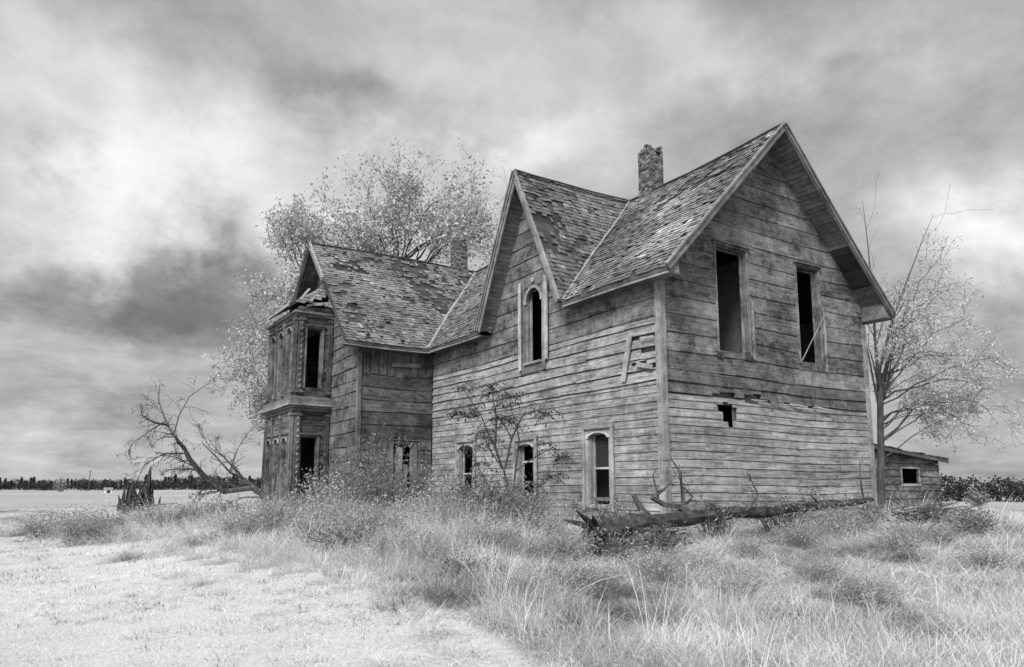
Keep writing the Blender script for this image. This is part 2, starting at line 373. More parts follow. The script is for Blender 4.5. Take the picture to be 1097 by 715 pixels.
# ---- sheathing behind (keeps the rooms dark)
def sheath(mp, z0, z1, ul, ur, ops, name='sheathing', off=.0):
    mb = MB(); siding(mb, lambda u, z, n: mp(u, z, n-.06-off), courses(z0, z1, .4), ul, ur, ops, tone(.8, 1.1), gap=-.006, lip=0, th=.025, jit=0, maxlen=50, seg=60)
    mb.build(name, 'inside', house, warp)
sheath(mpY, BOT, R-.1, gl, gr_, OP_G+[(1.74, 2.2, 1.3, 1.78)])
# ---- long wall (x=0)
ARCH = (4.25, 5.28, 3.22, 5.38)
OP_L = [ARCH, (1.64, 2.66, -.45, 1.26), (4.74, 5.64, -.4, 1.16), (7.95, 8.98, -.4, 1.30)]
dtop = lambda u: 0
def lzl(z):   # right end of the wall in y, eave level vs cross gable
    return .13 if z < E-.06 else DY-(DH-(z-(E-.0))*DH/(R-E))+.12
def lzr(z): return WY-.05 if z < E-.06 else DY+(DH-(z-E)*DH/(R-E))-.12
brk = [(.13, .95, 3.17, 3.25), (.13, .62, 2.86, 2.97), (.45, .92, 2.60, 2.66), (.13, .4, 2.50, 2.6)]
mb = MB()
siding(mb, mpX, courses(BOT, 2.22, .178, .03), lzl, lzr, OP_L, lambda u, z: random.uniform(.86, 1.16), gap=.010, lip=.015, jit=.003)
siding(mb, mpX, courses(2.22, 3.62, .245, .06), lzl, lzr, OP_L+brk, lambda u, z: random.uniform(.86, 1.12), gap=.014, lip=.03, jit=.014)
mb.build('wall', 'siding', house, warp)
mb = MB()
siding(mb, mpX, courses(3.62, E-.05, .42, .05), lzl, lzr, OP_L, tone(.8, 1.1), gap=.012, lip=.018, jit=.012)
siding(mb, mpX, courses(E-.05, R-.2, .42, .05), lzl, lzr, OP_L, tone(.75, 1.1), gap=.012, lip=.018, jit=.012)
mb.build('wall', 'rough', house, warp)
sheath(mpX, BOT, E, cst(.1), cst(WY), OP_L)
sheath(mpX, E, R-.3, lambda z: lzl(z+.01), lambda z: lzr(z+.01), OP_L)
mb = MB(); mb.box((-.07, 1.08, 2.28), (-.01, -.27, 1.0), (0, .14, .03), (-.03, 0, 0), 1.15)
mb.box((-.09, .55, 3.15), (0, -.42, -.02), (0, 0, .05), (-.02, 0, 0), 1.1); mb.box((-.08, .2, 2.45), (0, .5, .12), (0, -.01, .1), (-.02, 0, 0), 1.0)
tag(mb.build('loose_board', 'trim', house, warp), 'loose siding board leaning by the torn corner')
# ---- wing front wall (y=WY) and end wall (x=WX)
OP_W = [(-1.5, -.6, -.6, 1.42)]
mb = MB()
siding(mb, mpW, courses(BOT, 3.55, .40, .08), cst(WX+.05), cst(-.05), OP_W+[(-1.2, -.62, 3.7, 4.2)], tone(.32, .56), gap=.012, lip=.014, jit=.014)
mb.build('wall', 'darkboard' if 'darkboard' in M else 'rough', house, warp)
mb = MB()
for i in range(9):
    a = WX+.1+i*.28
    if i in (4,): continue
    mb.box((a, WY-.03, 3.56+random.uniform(-.03, .03)), (0, 0, random.uniform(.7, .86)), (.24, 0, 0), (0, .02, 0), random.uniform(.3, .6))
mb.box((-1.5, WY-.05, 3.86), (1.0, 0, .03), (0, 0, .14), (0, -.02, 0), .8)
mb.build('patch_board', 'rough', house, warp)
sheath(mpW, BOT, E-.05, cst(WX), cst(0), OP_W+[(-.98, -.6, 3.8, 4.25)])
wl = lambda z: max(WY+.02, WR-(WR-WY+OS)*(1-(z+.10-E)/(R-E)))
wr_ = lambda z: min(WYB, WR+(WR-WY+OS)*(1-(z+.10-E)/(R-E)))
mb = MB()
siding(mb, mpE, courses(BOT, R-.2, .42, .1), wl, wr_, [(13.9, 16.6, BOT, 5.6)], tone(.5, .9), gap=.014, lip=.02, jit=.016, maxlen=1.6)
mb.build('wall', 'rough', house, warp)
sheath(mpE, BOT, R-.2, wl, wr_, [(13.9, 16.6, BOT, 5.6)])
# ---- unseen back walls, plain
mb = MB()
siding(mb, lambda u, z, n: V(W+n, u, z), courses(BOT, E, .2), cst(0), cst(WYB), [], tone(.8, 1.1), maxlen=6, seg=6, gap=.01)
siding(mb, lambda u, z, n: V(u, WYB+n, z), courses(BOT, E, .2), cst(WX), cst(W), [], tone(.8, 1.1), maxlen=6, seg=6, gap=.01)
mb.build('wall', 'siding', house, warp)
sheath(lambda u, z, n: V(W+n, u, z), BOT, E+.1, cst(0), cst(WYB), [])
sheath(lambda u, z, n: V(u, WYB+n, z), BOT, E+.1, cst(WX), cst(W), [])
# ---- inside floors and partitions
mb = MB()
for z in (-.35, 2.55):
    mb.box((.1, .1, z), (W-.2, 0, 0), (0, WYB-.3, 0), (0, 0, .08)); mb.box((WX+.1, WY+.1, z), (-WX, 0, 0), (0, WYB-WY-.3, 0), (0, 0, .075))
mb.build('floor', 'inside', house)
mb = MB()
mb.box((.1, 3.2, -.3), (W-.2, 0, 0), (0, 0, 5.0), (0, .08, 0)); mb.box((3.6, 3.3, -.3), (0, 7.5, 0), (0, 0, 5.0), (.08, 0, 0)); mb.box((.1, 10.9, -.3), (W-.2, 0, 0), (0, 0, 4.8), (0, .08, 0))
mb.box((3.4, .15, 2.6), (0, 3.0, 0), (0, 0, 3), (.06, 0, 0))
mb.build('partition', 'inside', house)
# ---- corner boards
mb = MB(); mb.box((-.055, -.06, BOT), (0, 0, 5.66), (.15, 0, 0), (0, .05, 0), .85); mb.box((-.06, -.01, BOT), (0, 0, 5.66), (0, .13, 0), (.05, 0, 0), .95); mb.build('corner_board', 'trim', house, warp)
mb = MB(); mb.box((W-.1, -.06, BOT), (0, 0, 5.5), (.16, 0, 0), (0, .05, 0), .9); mb.build('corner_board', 'trim', house, warp)
mb = MB(); mb.box((WX-.05, WY-.055, BOT), (0, 0, 5.5), (.11, 0, 0), (0, .05, 0), .4); mb.box((WX-.05, WY-.0, BOT), (0, 0, 5.5), (0, .11, 0), (.045, 0, 0), .6); mb.build('corner_board', 'trim', house, warp)

# ---- windows
def pieces(name, mat, parent, boxes, wp=warp, labels=None):
    for bx_ in boxes:
        m = MB(); m.box(*bx_); m.build(name, mat, parent, wp)
def window_rect(mp, u0, u1, z0, z1, parent, mat='trim', tn=.9, cas=.09, head=True, sash=True, rail=None, pane=False, brace=False, sillout=.09, depth=.16, label=None, arch=0, sill=True):
    """casing as the part; sash, sill, pane, brace under it"""
    def bx(m, ua, ub, za, zb, n0, n1, t):
        vs = [mp(u, z, n) for u in (ua, ub) for z in (za, zb) for n in (n0, n1)]
        vert = (zb-za) > (ub-ua); r = random.uniform(0, 40)
        g = [((z if vert else u)+r, (u if vert else z)+n+r, r) for u in (ua, ub) for z in (za, zb) for n in (n0, n1)]
        m.add(vs, [(0, 1, 3, 2), (4, 6, 7, 5), (0, 4, 5, 1), (2, 3, 7, 6), (0, 2, 6, 4), (1, 5, 7, 3)], t, g)
    m = MB()
    bx(m, u0-cas, u0+.004, z0-.05, z1+.01, .0, .052, tn*random.uniform(.9, 1.15)); bx(m, u1-.004, u1+cas, z0-.05, z1+.01, .0, .054, tn*random.uniform(.9, 1.15))
    if head:
        bx(m, u0-cas-.02, u1+cas+.02, z1+.012, z1+.012+cas, .0, .06, tn*.85); bx(m, u0-cas-.05, u1+cas+.05, z1+cas+.015, z1+cas+.045, .0, .11, tn*.8)
    # jamb reveals
    bx(m, u0-.0, u0+.03, z0, z1, -depth, .0, tn*.8); bx(m, u1-.03, u1, z0, z1, -depth, 0, tn*.8); bx(m, u0+.03, u1-.03, z1-.03, z1, -depth, 0, tn*.7)
    if arch:   # segmental or round head: fill the two spandrels
        nseg = 12; w2 = (u1-u0)/2-.03; c = (u0+u1)/2; hh = arch
        for i in range(nseg):
            a0 = PI*i/nseg; a1 = PI*(i+1)/nseg
            ua, za = c-w2*math.cos(a0), z1-hh+hh*math.sin(a0)-.04; ub, zb = c-w2*math.cos(a1), z1-hh+hh*math.sin(a1)-.04
            vs = [mp(ua, za, -.02), mp(ub, zb, -.02), mp(ub, z1, -.02), mp(ua, z1, -.02), mp(ua, za, .045), mp(ub, zb, .045), mp(ub, z1, .045), mp(ua, z1, .045)]
            m.add(vs, [(3, 2, 1, 0), (4, 5, 6, 7), (0, 1, 5, 4), (1, 2, 6, 5), (2, 3, 7, 6), (3, 0, 4, 7)], tn*.7)
            # moulded arch band
            f = 1.13; ua2, za2 = c-(w2*f+.03)*math.cos(a0), z1-hh+(hh*f+.02)*math.sin(a0)-.04; ub2, zb2 = c-(w2*f+.03)*math.cos(a1), z1-hh+(hh*f+.02)*math.sin(a1)-.04
            vs = [mp(ua, za, .047), mp(ub, zb, .047), mp(ub2, zb2, .047), mp(ua2, za2, .047), mp(ua, za, .085), mp(ub, zb, .085), mp(ub2, zb2, .085), mp(ua2, za2, .085)]
            m.add(vs, [(3, 2, 1, 0), (4, 5, 6, 7), (0, 1, 5, 4), (1, 2, 6, 5), (2, 3, 7, 6), (3, 0, 4, 7)], tn*1.5)
    wo = m.build('window', mat, parent, warp)
    if label: wo['label'] = label
    if sill:
        m = MB(); bx(m, u0-cas-.03, u1+cas+.03, z0-.09, z0-.03, -.03, sillout, tn*.95); m.build('sill', mat, wo, warp)
    if sash:
        m = MB(); e = .045
        bx(m, u0+.03, u0+.03+e, z0, z1-.03, -.13, -.09, tn*1.1); bx(m, u1-.03-e, u1-.03, z0, z1-.03, -.13, -.09, tn*1.1)
        bx(m, u0+.03+e, u1-.03-e, z1-.03-e, z1-.03, -.13, -.09, tn)
        if rail is not None: bx(m, u0+.03+e, u1-.03-e, rail, rail+.045, -.125, -.08, tn*1.6); 
        m.build('sash', mat, wo, warp)
    if pane:
        m = MB(); m.add([mp(u0+.07, rail+.045, -.11), mp(u1-.07, rail+.045, -.11), mp(u1-.07, z1-.07, -.11), mp(u0+.07, z1-.07, -.11)], [(0, 1, 2, 3)]); m.build('pane', 'glass', wo, warp)
    if brace:
        m = MB(); a = mp(u0+.12, z0+.02, -.02); b = mp(u1+.18, z0+1.35, .10); d = (b-a)
        m.beam(a, b, mp(.05, .0, 0)-mp(0, 0, 0)+V(0, 0, .03), mp(0, 0, .02)-mp(0, 0, 0), .95); m.build('brace', 'trim', wo, warp)
    return wo
# upper gable windows
window_rect(mpY, 1.75, 2.80, 3.02, 5.50, house, 'rough', .95, cas=.05, rail=None, sash=True, sill=False, label='tall empty upper window on the left of the gable wall')
window_rect(mpY, 4.66, 5.54, 3.08, 5.50, house, 'rough', 1.0, cas=.05, sash=True, brace=True, sill=False, label='tall empty upper window with a diagonal stick')
# torn remains below the two upper windows
pieces('broken_casing', 'rough', house, [((2.86, -.09, 2.9), (0, 0, 1.4), (.06, 0, 0), (0, .03, 0), 1.5), ((2.62, -.05, 2.86), (.3, 0, .0), (0, 0, .2), (0, .03, 0), .3), ((5.6, -.09, 2.86), (0, 0, 1.7), (.07, 0, 0), (0, .03, 0), 1.4), ((1.68, -.05, 2.84), (.2, 0, 0), (0, 0, .14), (0, .03, 0), .35)])
mb = MB(); pts = [(5.02+.03*math.sin(i*1.3), -.06, 3.05-i*.2) for i in range(8)]; mb.tube(pts, [.012]*8, 5); mb.build('hanging_wire', 'darkwood', house, warp)
# arched window of the cross gable
window_rect(mpX, 4.38, 5.15, 3.30, 5.34, house, 'trim', .8, cas=.0, head=False, arch=.40, sill=True, sillout=.13, label='round-arched empty window in the cross gable')
bl = []
for a, b, z0, z1, t in ((5.30, 5.42, 3.1, 5.55, 1.25), (4.05, 4.2, 3.25, 5.5, 1.15)): bl.append(((-.09, a, z0), (0, 0, z1-z0), (0, b-a, 0), (-.03, 0, 0), t))
bl.append(((-.05, 5.16, 3.05), (0, 0, 2.3), (0, .13, 0), (-.012, 0, 0), .35)); bl.append(((-.05, 4.2, 3.1), (0, 0, 2.28), (0, .17, 0), (-.012, 0, 0), .8))
bl.append(((-.055, 4.2, 5.345), (0, 1.1, 0), (0, 0, .3), (-.012, 0, 0), .6)); bl.append(((-.05, 4.2, 3.0), (0, 1.2, 0), (0, 0, .22), (-.02, 0, 0), .45)); bl.append(((-.1, 4.66, 5.45), (0, .12, 0), (0, 0, .12), (-.03, 0, 0), 1.2))
pieces('window_trim', 'trim', house, bl)
# ground-floor windows of the long wall
window_rect(mpX, 1.74, 2.50, -.45, 1.24, house, 'trim', 1.0, cas=.10, head=False, arch=.12, rail=.36, pane=True, label='ground-floor window nearest the house corner')
window_rect(mpX, 4.80, 5.56, -.40, 1.14, house, 'trim', .9, cas=.08, head=False, arch=.10, rail=.62, pane=False, label='middle ground-floor window behind the sumac')
window_rect(mpX, 8.04, 8.90, -.40, 1.28, house, 'trim', 1.0, cas=.09, head=False, arch=.10, rail=.36, pane=False, label='far ground-floor window beside the wing')
bl = []
for (a, b, z1) in ((1.56, 2.68, 1.3), (4.62, 5.72, 1.2), (7.86, 9.06, 1.34)):
    bl.append(((-.05, a, -.6), (0, 0, z1+.6), (0, .09, 0), (-.04, 0, 0), 1.15)); bl.append(((-.05, b-.07, -.6), (0, 0, z1+.6), (0, .09, 0), (-.04, 0, 0), 1.05)); bl.append(((-.05, a-.02, z1), (0, b-a+.06, 0), (0, 0, .13), (-.05, 0, 0), .85))
    bl.append(((-.04, a+.09, z1-.14), (0, b-a-.16, 0), (0, 0, .16), (-.012, 0, 0), .8))
pieces('window_trim', 'trim', house, bl)
# wing ground-floor window, boards hanging
window_rect(mpW, -1.42, -.68, -.55, 1.36, house, 'trim', .6, cas=.1, rail=.5, label='dark broken window of the wing')
mb = MB(); mb.box((-1.35, WY-.03, -.6), (.05, 0, 1.85), (.22, 0, 0), (0, .02, 0), .8); mb.box((-1.06, WY-.04, -.7), (.03, 0, 1.4), (.12, 0, 0), (0, .02, 0), .6); mb.build('loose_board', 'trim', house, warp)

# ---- roofs
def inpoly(a, s, poly):
    c = False; j = len(poly)-1
    for i in range(len(poly)):
        if (poly[i][1] > s) != (poly[j][1] > s) and a < (poly[j][0]-poly[i][0])*(s-poly[i][1])/(poly[j][1]-poly[i][1])+poly[i][0]: c = not c
        j = i
    return c
def roof(O, A, Sv, poly, name='roof', expo=.145, label=None, bright=(0, .25), miss=.45, mat='shingle', seed=0, deck=.07, tmul=1.0, cast=True):
    """O origin at the eave, A unit along the eave, Sv unit up-slope; poly in (a, s) metres"""
    O, A, Sv = Vector(O), Vector(A).normalized(), Vector(Sv).normalized(); Nn = A.cross(Sv).normalized()
    if Nn.z < 0: Nn = -Nn
    mb = MB()
    pts = [O+A*a+Sv*s for a, s in poly]
    sm_ = max(p[1] for p in poly); nst = int(sm_/.28)+1
    def span(s0):
        s0 = min(max(s0, 1e-4), sm_-1e-4); xs = []
        for i in range(len(poly)):
            (a0, b0), (a1, b1) = poly[i], poly[(i+1) % len(poly)]
            if (b0 > s0) != (b1 > s0): xs.append(a0+(a1-a0)*(s0-b0)/(b1-b0))
        return min(xs), max(xs)
    for i in range(nst):
        s0, s1 = sm_*i/nst, sm_*(i+1)/nst-.006; l0, h0 = span(s0); l1, h1 = span(s1); n_ = max(1, int((h0-l0)/.9)); secs = []; g = []; r = random.uniform(0, 60)
        for j in range(n_+1):
            f = j/n_; pa = O+A*(l0+(h0-l0)*f)+Sv*s0-Nn*.012; pb = O+A*(l1+(h1-l1)*f)+Sv*s1-Nn*.012
            secs.append([pa, pb, pb-Nn*deck, pa-Nn*deck]); g += [(l0+(h0-l0)*f+r, r, r), (l0+(h0-l0)*f+r, r+.28, r), (l0+(h0-l0)*f+r, r+.3, r), (l0+(h0-l0)*f+r, r-.02, r)]
        mb.loft(secs, random.uniform(.1, .32), g)
    amin = min(p[0] for p in poly); amax = max(p[0] for p in poly); smax = max(p[1] for p in poly)
    s = -.03; row = 0
    while s < smax:
        a = amin+random.uniform(-.15, 0)
        while a < amax:
            w_ = random.choice((.09, .12, .15, .18))*random.uniform(.9, 1.1); ac = a+w_/2
            if inpoly(min(max(ac, amin+.01), amax-.01), min(max(s+.05, .01), smax-.01), poly):
                q = O+A*ac+Sv*s; nz = mnoise.noise(q*.55+V(seed, 0, 0))+.5*mnoise.noise(q*1.9+V(seed, 5, 0)); nf = mnoise.noise(q*3.1+V(9, seed, 0))
                if not (nz+.35*nf > miss and random.random() < .85) and random.random() > .012:
                    t = (.62+.55*random.random()+bright[1]*max(0, mnoise.noise(q*.45+V(0, seed, 7))*1.6+.3)+.22*nf)*tmul
                    if random.random() < .06: t *= 1.6
                    if random.random() < .08: t *= .45
                    ln = expo*random.uniform(1.15, 1.5); js = random.uniform(-.02, .012); lift = random.uniform(.016, .034)+(.03 if random.random() < .04 else 0)
                    rot = random.uniform(-.03, .03)
                    e0 = max(a+.004, amin-.02); e1 = min(a+w_-.004, amax+.02)
                    if e1-e0 > .02:
                        p0 = O+A*e0+Sv*(s+js)+Nn*lift; p1 = O+A*e1+Sv*(s+js+rot*w_*3)+Nn*(lift+random.uniform(-.006, .008))
                        top = min(s+js+ln, smax+.01)-(s+js)
                        q0 = p0+Sv*top-Nn*(lift-.001); q1 = p1+Sv*top-Nn*(lift-.001); r = random.uniform(0, 90)
                        vs = [p0, p1, q1, q0, p0-Nn*.014, p1-Nn*.014]
                        g = [(r, r, r), (r, r+w_, r), (r+ln, r+w_, r), (r+ln, r, r), (r, r, r), (r, r+w_, r)]
                        mb.add(vs, [(0, 1, 2, 3), (4, 5, 1, 0), (4, 0, 3), (1, 5, 2)], t, g)
            a += w_
        s += expo*random.uniform(.96, 1.04); row += 1
    o = mb.build(name, mat, house, warp)
    if label: o['label'] = label
    return o, Nn
hs = math.hypot(RX+OS, R-E); su = V(RX+OS, 0, R-E)/hs
# main slope facing -X: s up, a along +Y from gable
yr0 = -OG; mainL = WR-yr0
va = (DY-DH)-yr0; vb = (DY+DH)-yr0; vr = DY-yr0; wv = (WY-OS)-yr0
r_main, NmL = roof((-OS, yr0, E), (0, 1, 0), su, [(0, 0), (va, 0), (vr, hs), (0, hs)], bright=(0, 1.3), seed=3, miss=.55, tmul=.74, label='main roof slope above the house corner')
r_far, _ = roof((-OS, yr0, E), (0, 1, 0), su, [(vb, 0), (wv, 0), (WR-yr0, hs), (vr, hs)], bright=(0, .7), seed=5, miss=.75, tmul=.78, label='short roof slope between the cross gable and the wing')
su2 = V(-(RX+OS), 0, R-E)/hs
r_back, _ = roof((W+OS, yr0, E), (0, 1, 0), su2, [(0, 0), (WYB-yr0, 0), (WR-yr0, hs), (0, hs)], seed=8, miss=.9)
# cross gable: ridge along x at y=DY from x=-.46 to RX
DXF = -.52
ds = math.hypot(DH, R-E)
for sgn in (-1, 1):
    # eave line runs from the front foot inwards; valley follows to the ridge junction
    O = V(DXF, DY+sgn*DH, E); Sv = V(0, -sgn*DH, R-E)/ds
    roof(O, (1, 0, 0), Sv, [(0, 0), (-OS-DXF+.0, 0), (RX-DXF, ds), (0, ds)], bright=(0, .3), seed=11+sgn, miss=.38, tmul=.64)
# wing: ridge along x at y=WR from WG to RX
wsl = math.hypot(WR-WY+OS, R-E); Sw = V(0, WR-WY+OS, R-E)/wsl
r_wing, NmW = roof((WG, WY-OS, E), (1, 0, 0), Sw, [(0, 0), (-OS-WG, 0), (RX-WG, wsl), (0, wsl)], bright=(0, .25), seed=21, miss=.24, tmul=.78, label='wing roof slope with a dark bare patch')
roof((WG, 2*WR-(WY-OS), E), (1, 0, 0), V(0, -(WR-WY+OS), R-E)/wsl, [(0, 0), (W-WG, 0), (RX-WG, wsl), (0, wsl)], seed=23, miss=.9)
# ridge boards, valleys
mb = MB(); mb.beam((RX, -OG-.02, R+.035), (RX, WR, R+.035), (.12, 0, 0), (0, 0, .02), .8); mb.beam((DXF, DY, R+.05), (RX-.05, DY, R+.05), (0, .08, 0), (0, 0, .02), .9); mb.beam((WG, WR, R+.04), (RX, WR, R+.04), (0, .12, 0), (0, 0, .02), .7)
mb.build('ridge_board', 'shingle', house, warp)
for a, b in (((-OS, DY-DH, E), (RX, DY, R)), ((-OS, DY+DH, E), (RX, DY, R)), ((-OS, WY-OS, E), (RX, WR, R))):
    a, b = Vector(a), Vector(b); mb = MB(); d = (b-a).normalized(); side = d.cross(V(0, 0, 1)).normalized(); nsg = 9
    for i in range(nsg):
        p = a+(b-a)*(i/nsg); q = a+(b-a)*((i+1)/nsg-.004); j = V(0, 0, .05+random.uniform(0, .02))
        mb.beam(p+j, q+j+V(0, 0, random.uniform(0, .02)), side*.10, V(0, 0, .01), random.uniform(.8, 1.1))
    mb.build('valley_flashing', 'metal', house, warp)
# ---- barge boards, soffits, fascia
def barge(pa, pb, outw, parent=house, wdt=.2, tn=1.0, mat='trim', name='barge_board'):
    """pa foot, pb peak; outw = outward direction of the gable"""
    pa, pb, outw = Vector(pa), Vector(pb), Vector(outw); d = (pb-pa).normalized(); up = outw.cross(d); up = up if up.z > 0 else -up
    m = MB(); m.beam(pa-up*(wdt*.5-.02), pb-up*(wdt*.5-.02), up*wdt, outw*.04, tn*.9); m.beam(pa+up*.035+outw*.015, pb+up*.035+outw*.015, up*.04, outw*.08, tn*1.0); m.beam(pa-up*.1+outw*.03, pb-up*.1+outw*.03, up*.025, outw*.03, tn*.6)
    return m.build(name, mat, parent, warp)
def soffit(pa, pb, inw, width, gaps=(), w_=.13, tn=.8, mat='trim', drop=.11):
    pa, pb, inw = Vector(pa), Vector(pb), Vector(inw); L = (pb-pa).length; d = (pb-pa)/L; nrm = inw.cross(d); nrm = nrm if nrm.z > 0 else -nrm
    m = MB(); s = .02
    while s < L-w_:
        f = s/L
        if any(g[0] < f < g[1] for g in gaps):
            if m.v: m.build('soffit', mat, house, warp); m = MB()
        else: m.box(pa+d*s-nrm*drop, inw*width, d*(w_-.012), nrm*.015, tn*random.uniform(.75, 1.15))
        s += w_
    return m.build('soffit', mat, house, warp)
yf = -OG-.0
barge((-OS, yf, E), (RX, yf, R), (0, -1, 0), wdt=.13, tn=.75); barge((W+OS, yf, E), (RX, yf, R), (0, -1, 0), wdt=.16, tn=.65)
soffit((W+OS, yf+.02, E), (RX, yf+.02, R), (0, 1, 0), OG-.04, gaps=((.16, .38),), tn=.62); soffit((-OS, yf+.02, E), (RX, yf+.02, R), (0, 1, 0), OG-.04)
barge((DXF, DY-DH, E), (DXF, DY, R), (-1, 0, 0), wdt=.12, tn=.85); barge((DXF, DY+DH, E), (DXF, DY, R), (-1, 0, 0), wdt=.24, tn=.7)
soffit((DXF+.02, DY+DH, E), (DXF+.02, DY, R), (1, 0, 0), -DXF-.04, tn=.7); soffit((DXF+.02, DY-DH, E), (DXF+.02, DY, R), (1, 0, 0), -DXF-.04, tn=.7)
wf = lambda f: (WG, WY-OS+(WR-WY+OS)*f, E+(R-E)*f)
barge(wf(.60), wf(1), (-1, 0, 0), wdt=.13, tn=.9); barge((WG, 2*WR-(WY-OS), E), (WG, WR, R), (-1, 0, 0), wdt=.16, tn=.6)
m = MB(); m.beam(wf(0), wf(.59), (0, -.02, .1), (.03, 0, 0), .35); m.build('barge_board', 'darkwood', house, warp)
soffit((WG+.02, 2*WR-(WY-OS), E), (WG+.02, WR, R), (1, 0, 0), WX-WG-.04, tn=.45, mat='rough'); soffit(wf(.6), wf(1), (1, 0, 0), WX-WG-.04, tn=.5, mat='rough')
def fascia(a, b, outw, tn=1.0):
    a, b, outw = Vector(a), Vector(b), Vector(outw); m = MB()
    m.beam(a+V(0, 0, -.05), b+V(0, 0, -.05), (0, 0, .13), outw*.03, .3*tn); m.beam(a+V(0, 0, -.14)+outw*-.02, b+V(0, 0, -.14)+outw*-.02, (0, 0, .04), outw*.05, 1.1*tn)
    m.box(a+V(0, 0, -.14), b-a, outw*-(OS-.02), V(0, 0, .02), .5*tn)
    return m.build('fascia', 'trim', house, warp)
fascia((-OS, yf, E), (-OS, DY-DH, E), (-1, 0, 0)); fascia((-OS, DY+DH, E), (-OS, WY-OS, E), (-1, 0, 0)); fascia((WG, WY-OS, E), (-OS, WY-OS, E), (0, -1, 0), .8); fascia((W+OS, yf, E), (W+OS, WYB, E), (1, 0, 0), .8)
# boxed eave return at the right foot of the gable
m = MB(); m.poly([(W+.02, 0, E-.14), (W+OS, 0, E-.14), (W+OS, 0, E-.03), (W+.02, 0, E+.32)], (0, -OG+.03, 0), .8); m.build('eave_return', 'trim', house, warp)
m = MB(); m.poly([(-.02, 0, E-.14), (-OS, 0, E-.14), (-OS, 0, E-.03), (-.02, 0, E+.32)], (0, -OG+.03, 0), .7); m.build('eave_return', 'trim', house, warp)
# ---- chimneys
def chimney(cx, cy, z0, z1, sx, sy, bite, label):
    m = MB(); z = z0; ch = .075; row = 0
    m.box((cx-sx/2+.03, cy-sy/2+.03, z0), (0, 0, z1-z0-.32), (sx-.06, 0, 0), (0, sy-.06, 0), .5)
    while z < z1:
        top = (z-z0)/(z1-z0)
        for face in range(4):
            L = sx if face in (0, 2) else sy; nb = int(round(L/.13)); bl_ = L/nb; off = .5*(row % 2)
            for i in range(nb+1):
                u0 = max(0, (i-off)*bl_); u1 = min(L, (i+1-off)*bl_)
                if u1-u0 < .03: continue
                if bite(face, (u0+u1)/2/L, top) and random.random() < .9: continue
                if top > .86 and random.random() < (top-.84)*4: continue
                j = random.uniform(-.006, .010); g = .006; tn = random.choice((.2, .32, .42, .5, .6, .85))
                if face == 0: m.box((cx-sx/2+u0+g, cy-sy/2-j, z), (u1-u0-g, 0, 0), (0, 0, ch-.01), (0, .09, 0), tn)
                elif face == 2: m.box((cx-sx/2+u0+g, cy+sy/2+j, z), (u1-u0-g, 0, 0), (0, 0, ch-.01), (0, -.09, 0), tn)
                elif face == 1: m.box((cx-sx/2-j, cy-sy/2+u0+g, z), (0, u1-u0-g, 0), (0, 0, ch-.01), (.09, 0, 0), tn)
                else: m.box((cx+sx/2+j, cy-sy/2+u0+g, z), (0, u1-u0-g, 0), (0, 0, ch-.01), (-.09, 0, 0), tn)
        z += ch; row += 1
    o = m.build('chimney', 'brick', house); o['label'] = label
CH1 = (3.78, 4.12); CH2 = (2.95, 14.55)
chimney(CH1[0], CH1[1], 7.9, 10.0, .52, .52, lambda f, u, t: (f == 1 and u > .55 and .50 < t < .66) or (f == 1 and u > .8 and .36 < t < .8), 'tall crumbling brick chimney on the main ridge')
chimney(CH2[0], CH2[1], 7.9, 10.02, .52, .52, lambda f, u, t: False, 'short brick chimney where the wing meets the main roof')

# ---- bay window (part) with its sub-parts
BX, BY0, BY1, BT = -3.86, 13.45, 16.9, 6.05
mpBs = lambda u, z, n: V(u, BY0-n, z)
mpBf = lambda u, z, n: V(BX-n, u, z)
mpBb = lambda u, z, n: V(u, BY1+n, z)
FW = [(13.98, 14.62), (14.98, 15.58), (15.98, 16.55)]
opS = [(-3.58, -2.98, 3.33, 5.42), (-3.66, -3.0, -.9, 1.68)]
opF = [(a, b, z0, z1) for a, b in FW for z0, z1 in ((3.35, 5.55), (-.3, 1.72))]
mb = MB()
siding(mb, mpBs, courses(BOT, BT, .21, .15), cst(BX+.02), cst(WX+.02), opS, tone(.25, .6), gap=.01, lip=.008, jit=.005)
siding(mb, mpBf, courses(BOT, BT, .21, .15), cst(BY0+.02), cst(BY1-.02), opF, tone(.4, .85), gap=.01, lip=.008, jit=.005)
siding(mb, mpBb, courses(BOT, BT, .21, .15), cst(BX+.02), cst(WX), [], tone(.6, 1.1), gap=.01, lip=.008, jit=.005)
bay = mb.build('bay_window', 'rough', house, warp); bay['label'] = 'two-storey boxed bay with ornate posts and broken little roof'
mb = MB()
for mp, a, b, op in ((mpBs, BX, WX, opS), (mpBf, BY0, BY1, opF), (mpBb, BX, WX, [])):
    siding(mb, lambda u, z, n, mp=mp: mp(u, z, n-.05), courses(BOT, BT+.1, .5), cst(a+.05), cst(b-.05 if b > 0 else b), op, tone(.8, 1.2), gap=-.005, lip=0, th=.02, jit=0, maxlen=50, seg=60)
mb.box((BX+.05, BY0+.05, 2.5), (-BX+WX-.1, 0, 0), (0, BY1-BY0-.1, 0), (0, 0, .08)); mb.box((BX+.05, BY0+.05, BT-.1), (-BX+WX-.1, 0, 0), (0, BY1-BY0-.1, 0), (0, 0, .04))
mb.build('lining', 'inside', bay, warp)
